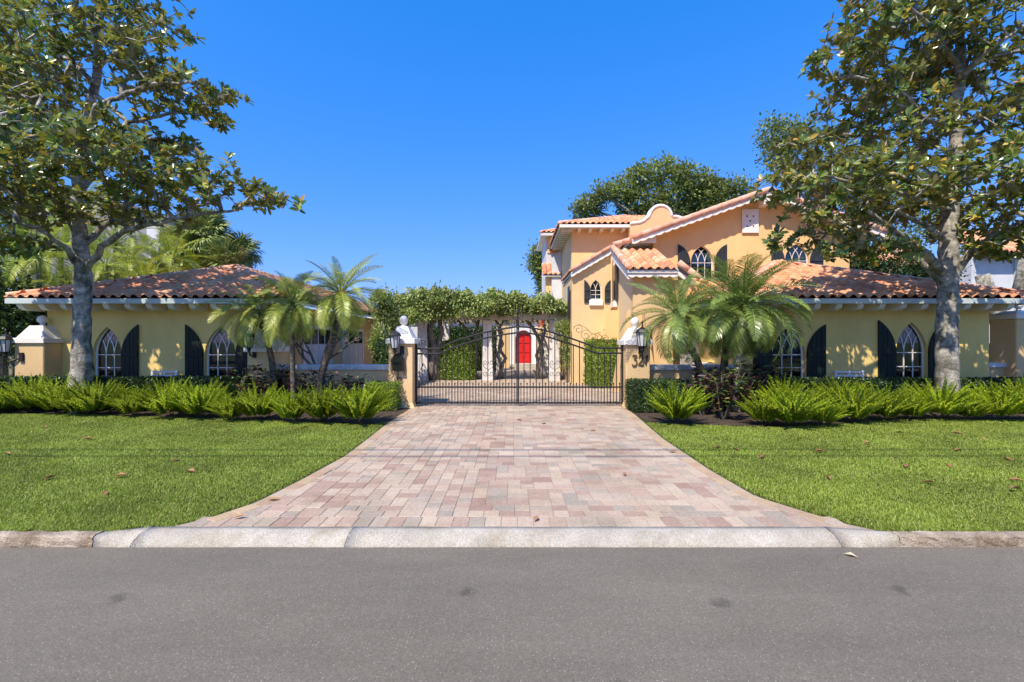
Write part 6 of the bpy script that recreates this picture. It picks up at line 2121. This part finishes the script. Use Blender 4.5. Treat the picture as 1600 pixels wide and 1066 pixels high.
clump_tree('oak_tree', 'small dark tree crown left of the far tower', 'tree', (XX(842, 40), 40, 0), [(XX(846, 40), 40, 0), P(845, 480, 40), P(843, 430, 40), P(842, 400, 40)],
           [blob(841, 396, 10, 40, .8, 14), blob(836, 412, 11, 40, .8, 10), blob(845, 425, 10, 40, .8, 14), blob(850, 445, 8, 40, .8, 20)], 320, 9, .22, .28, M['oak'], 53, .2, 'live oaks behind the house')
clump_tree('broadleaf_tree', 'light green tall tree behind the left magnolia at the top left corner', 'tree', (XX(-30, 20), 20, 0), [(XX(-30, 20), 20, 0), P(-20, 400, 20), P(-10, 200, 20), P(0, 80, 20)],
           [blob(10, 60, 70, 20, 2.0, 90), blob(-60, 150, 90, 20, 2.5, 120), blob(20, 200, 50, 21, 2, 60), blob(-20, 330, 70, 20, 2, 90)], 1500, 10, .25, .22, M['lighttree'], 54, .25)
clump_tree('broadleaf_tree', 'dark evergreen tree beyond the tile roof at the right', 'tree', (XX(1400, 22), 22, 0), [(XX(1400, 22), 22, 0), P(1400, 470, 22), P(1400, 420, 22)],
           [blob(1345, 415, 26, 22, 1.2, 20), blob(1400, 425, 45, 22, 1.2, 14), blob(1450, 428, 40, 22, 1.2, 14), blob(1345, 440, 30, 22, 1, 12)], 900, 9, .2, .16, M['hedge'], 55, .2)
ok_ = thing('leaning_tree', 'slanting grey tree trunk beyond the short wall at the far right', 'tree', (XX(1582, 19), 19, 0))
MB().tube([P(1585, 590, 19), P(1578, 550, 19), P(1562, 500, 19), P(1548, 470, 19), P(1535, 430, 19)], [.42, .36, .33, .3, .25], 10, True, .06, 4).build('trunk', M['bark'], ok_, True)
MB().tube([P(1592, 470, 19), P(1600, 430, 19), P(1606, 380, 19)], [.3, .26, .2], 10, True, .06, 5).build('limb', M['bark'], ok_, True)
clump_tree('broadleaf_tree', 'dark hedge-like tree filling the left edge behind the side gate', 'tree', (XX(10, 16), 16, 0), [(XX(0, 16), 16, 0), P(0, 520, 16), P(0, 450, 16)],
           [blob(20, 500, 60, 16, 1.2, 50), blob(-40, 480, 70, 16, 1.5, 80), blob(55, 520, 22, 16, .8, 30)], 900, 10, .2, .18, M['hedge'], 56, .2)

# palms behind the left wing
BP = 'areca palms behind the left wing'
for k, (px, D, top, n, s, lab) in enumerate((
        (60, 17, 395, 16, 1.4, 'thin-trunked areca palm behind the left wing, leftmost'),
        (20, 18, 420, 16, 1.4, 'areca palm at the far left edge with a pale ringed trunk'),
        (95, 18.5, 380, 16, 1.4, 'areca palm just left of the magnolia trunk, over the eave'),
        (165, 18, 405, 18, 1.35, 'yellow-green areca palm just right of the magnolia trunk'),
        (205, 19, 400, 18, 1.35, 'yellow-green areca palm over the roof, second right of the magnolia trunk'),
        (245, 20, 405, 18, 1.4, 'yellow-green areca palm over the roof, below the pale fin'),
        (285, 21, 415, 18, 1.35, 'low areca palm over the roof, left of the fan palms'),
        (325, 21, 425, 16, 1.3, 'low areca palm under the fan palms'),
        (130, 20, 330, 20, 1.5, 'tall areca palm half hidden behind the magnolia trunk'),
        (180, 21, 372, 20, 1.4, 'taller yellow-green areca palm, between the magnolia trunk and the pale fin'),
        (225, 18, 430, 20, 1.1, 'short areca palm nearest the left roof slope'),
        (270, 19.5, 395, 20, 1.3, 'areca palm right of the pale fin, under the long magnolia limb'),
        (35, 21, 370, 20, 1.5, 'tall areca palm in the second row at the far left'),
        (115, 17.5, 440, 18, 1.1, 'short areca palm behind the left eave, beside the magnolia trunk'))):
    b = (XX(px, D), D, 0)
    palm(lab, b, [b, P(px + 2, 500, D), P(px, top + 20, D)], P(px, top + 10, D), n, 'y', M['palm_yellow'], 200 + k, tr=(.10, .07), bark='palmbark_pale', scale=s, name='areca_palm', group=BP)
def fan_leaf(seed, mat):
    rg = random.Random(seed)
    mb = MB()
    mb.tube([(0, 0, 0), (.55, 0, .03)], [.015, .01], 4)
    n = 26
    for i in range(n):
        a = -2.0 + 4.0 * i / (n - 1)
        L = .62 * (.75 + .25 * math.cos(a * .7)) * rg.uniform(.92, 1.08)
        d = Vector((math.cos(a), math.sin(a), .12 * math.cos(i * 2.1)))
        s = Vector((-math.sin(a), math.cos(a), 0)) * .034
        c = Vector((.55, 0, .03))
        m = c + d * L * .62
        tip = m + (d + Vector((0, 0, -.75))).normalized() * L * .4
        mb.add([c, m - s, m + s, tip], [(0, 1, 2), (1, 3, 2)])
    return mb.mesh('fan_leaf', mat)
FAN = [fan_leaf(i, M['fan']) for i in range(3)]
def fan_palm(label, px, top, D, n, s, seed):
    rg = random.Random(seed)
    b = (XX(px, D), D, 0)
    t = thing('fan_palm', label, 'palm tree', b, 'cabbage palms behind the left wing')
    MB().tube([b, P(px + 1, 480, D), P(px, top + 6, D)], [.2, .17, .16], 9, True, .06, seed).build('trunk', M['palmbark'], t, True)
    c = P(px, top, D)
    for i in range(n):
        az = i * 2.39996
        el = 1.3 - 2.3 * (i + .5) / n + rg.uniform(-.15, .15)
        place('fan_leaf', FAN[i % 3], t, Matrix.Translation(c) @ Matrix.Rotation(az, 4, 'Z') @ Matrix.Rotation(-el, 4, 'Y') @ Matrix.Rotation(rg.uniform(-.6, .6), 4, 'X') @ Matrix.Scale(s * rg.uniform(.85, 1.1), 4))
fan_palm('cabbage palm with brown old leaves, tallest behind the left roof peak', 322, 372, 22, 44, 1.35, 1)
fan_palm('small cabbage palm at the right end of the trees, against the sky', 378, 395, 23, 34, 1.05, 2)
fan_palm('cabbage palm left of the tallest one, half hidden by magnolia leaves', 290, 385, 23, 36, 1.2, 3)
fan_palm('low cabbage palm right above the roof peak', 352, 412, 21, 34, 1.1, 4)
for k, (px, py, r_) in enumerate(((350, 425, 20), (300, 430, 26), (240, 432, 24), (170, 440, 26), (80, 450, 30))):
    clump_tree('broadleaf_shrub', ('dense shrub just behind the left roof peak', 'dense shrub behind the left roof, under the fan palms', 'dense shrub behind the left roof, below the pale fin',
               'dense shrub behind the left roof, right of the magnolia trunk', 'dense shrub behind the left eave, left of the magnolia trunk')[k], 'shrub', (XX(px, 24), 24, 0), [(XX(px, 24), 24, 0), P(px, 500, 24), P(px, py + 10, 24)],
               [blob(px, py, r_, 24, 1.0, 16), blob(px + 12, py + 18, r_ * 1.2, 24, 1, 18), blob(px - 14, py + 22, r_ * 1.2, 24, 1, 20), blob(px, py + 60, r_ * 1.6, 24, 1, 40)], 420, 9, .18, .2, M['lighttree'] if k % 2 else M['vine'], 60 + k, .12)
# small palms peeking over the hedge row behind the drive
for k, (px, top, D, lab) in enumerate(((392, 436, 19, 'palm tips showing just over the left roof, right of its peak'), (640, 458, 26, 'small palm peeking above the left end of the pergola vine'))):
    b = (XX(px, D), D, 0)
    palm(lab, b, [b, P(px, 520, D), P(px, top + 15, D)], P(px, top + 12, D), 14, 'y', M['palm_yellow'], 300 + k, tr=(.08, .06), scale=.8, name='small_palm')
# trees across the street (reflected)
for k, x in enumerate((-26, -14, 3, 24)):
    clump_tree('street_tree', ('tree across the street, far left in the window reflections', 'tree across the street, left in the window reflections', 'tree across the street, middle in the window reflections', 'tree across the street, right in the window reflections')[k],
               'tree', (x, -14, 0), [(x, -14, 0), (x, -14, 2.5), (x + .3, -14, 4)], [((x, -14, 6), (3.2, 2.6, 2.4)), ((x + 2, -14.5, 5), (2.2, 2, 1.6)), ((x - 2, -13.5, 5.2), (2.2, 2, 1.6))], 500, 8, .4, .35, M['oak'], 400 + k, .25)

# ------------------------------------------------------------------ fallen leaves
V1, T1 = leaf_arrays(np.zeros((1, 3)), np.array([[1.0, 0, 0]]), np.array([[0, 0, 1.0]]), [.16], [.07], .30, .12)
DL = np_mesh('fallen_leaf', V1, T1, M['deadleaf'])
def dead(px, py, a, s, z, grp, lab):
    g = G(px, py)
    o = bpy.data.objects.new('fallen_leaf', DL)
    COL.objects.link(o)
    o.location = (g.x, g.y, z)
    o.rotation_euler = (random.Random(px).uniform(-.25, .25), random.Random(py).uniform(-.3, .1), a)
    o.scale = (s, s, s)
    tag(o, lab, 'leaf', grp)
ORD2 = ORD + ['fifteenth', 'sixteenth', 'seventeenth']
for i, (px, py) in enumerate(sorted(((72, 670), (148, 687), (5, 711), (178, 748), (66, 752), (268, 724), (362, 674), (458, 671), (470, 672), (167, 771), (305, 740)))):
    dead(px, py, i * 1.3, .8 + .1 * (i % 4), .025, 'fallen leaves on the left lawn', f'{ORD2[i]} dry brown fallen leaf from the left on the left lawn')
for i, (px, py) in enumerate(sorted(((1156, 706), (1115, 701), (1195, 715), (1270, 708), (1361, 695), (1298, 752), (1414, 733), (1475, 727), (1463, 758), (1575, 752), (1583, 723), (1595, 768), (1506, 680), (1537, 686), (1490, 706), (1400, 678)))):
    dead(px, py, i * 1.9, .8 + .1 * (i % 4), .025, 'fallen leaves on the right lawn', f'{ORD2[i]} dry brown fallen leaf from the left on the right lawn')
for i, (px, py, a) in enumerate(sorted(((363, 812, .4), (835, 817, 1.2), (806, 657, 0), (846, 663, .5), (921, 674, .2), (1045, 708, .1), (977, 745, 1.5), (417, 783, .2)))):
    dead(px, py, a, .7 + .1 * (i % 3), .012, 'fallen leaves on the paved drive', f'{ORD2[i]} dry brown fallen leaf from the left on the paved drive')
dd = G(1317, 867, -.08)
o = bpy.data.objects.new('fallen_leaf', np_mesh('pale_leaf', V1, T1, mat_leaf('pale_leaf', [(.36, .33, .20), (.42, .38, .25)], None, .6, 0)))
COL.objects.link(o)
o.location = (dd.x, dd.y, -.07)
o.rotation_euler = (.1, 0, -.5)
o.scale = (.7, .7, .7)
tag(o, 'pale leaf lying on the asphalt near the right lawn', 'leaf')
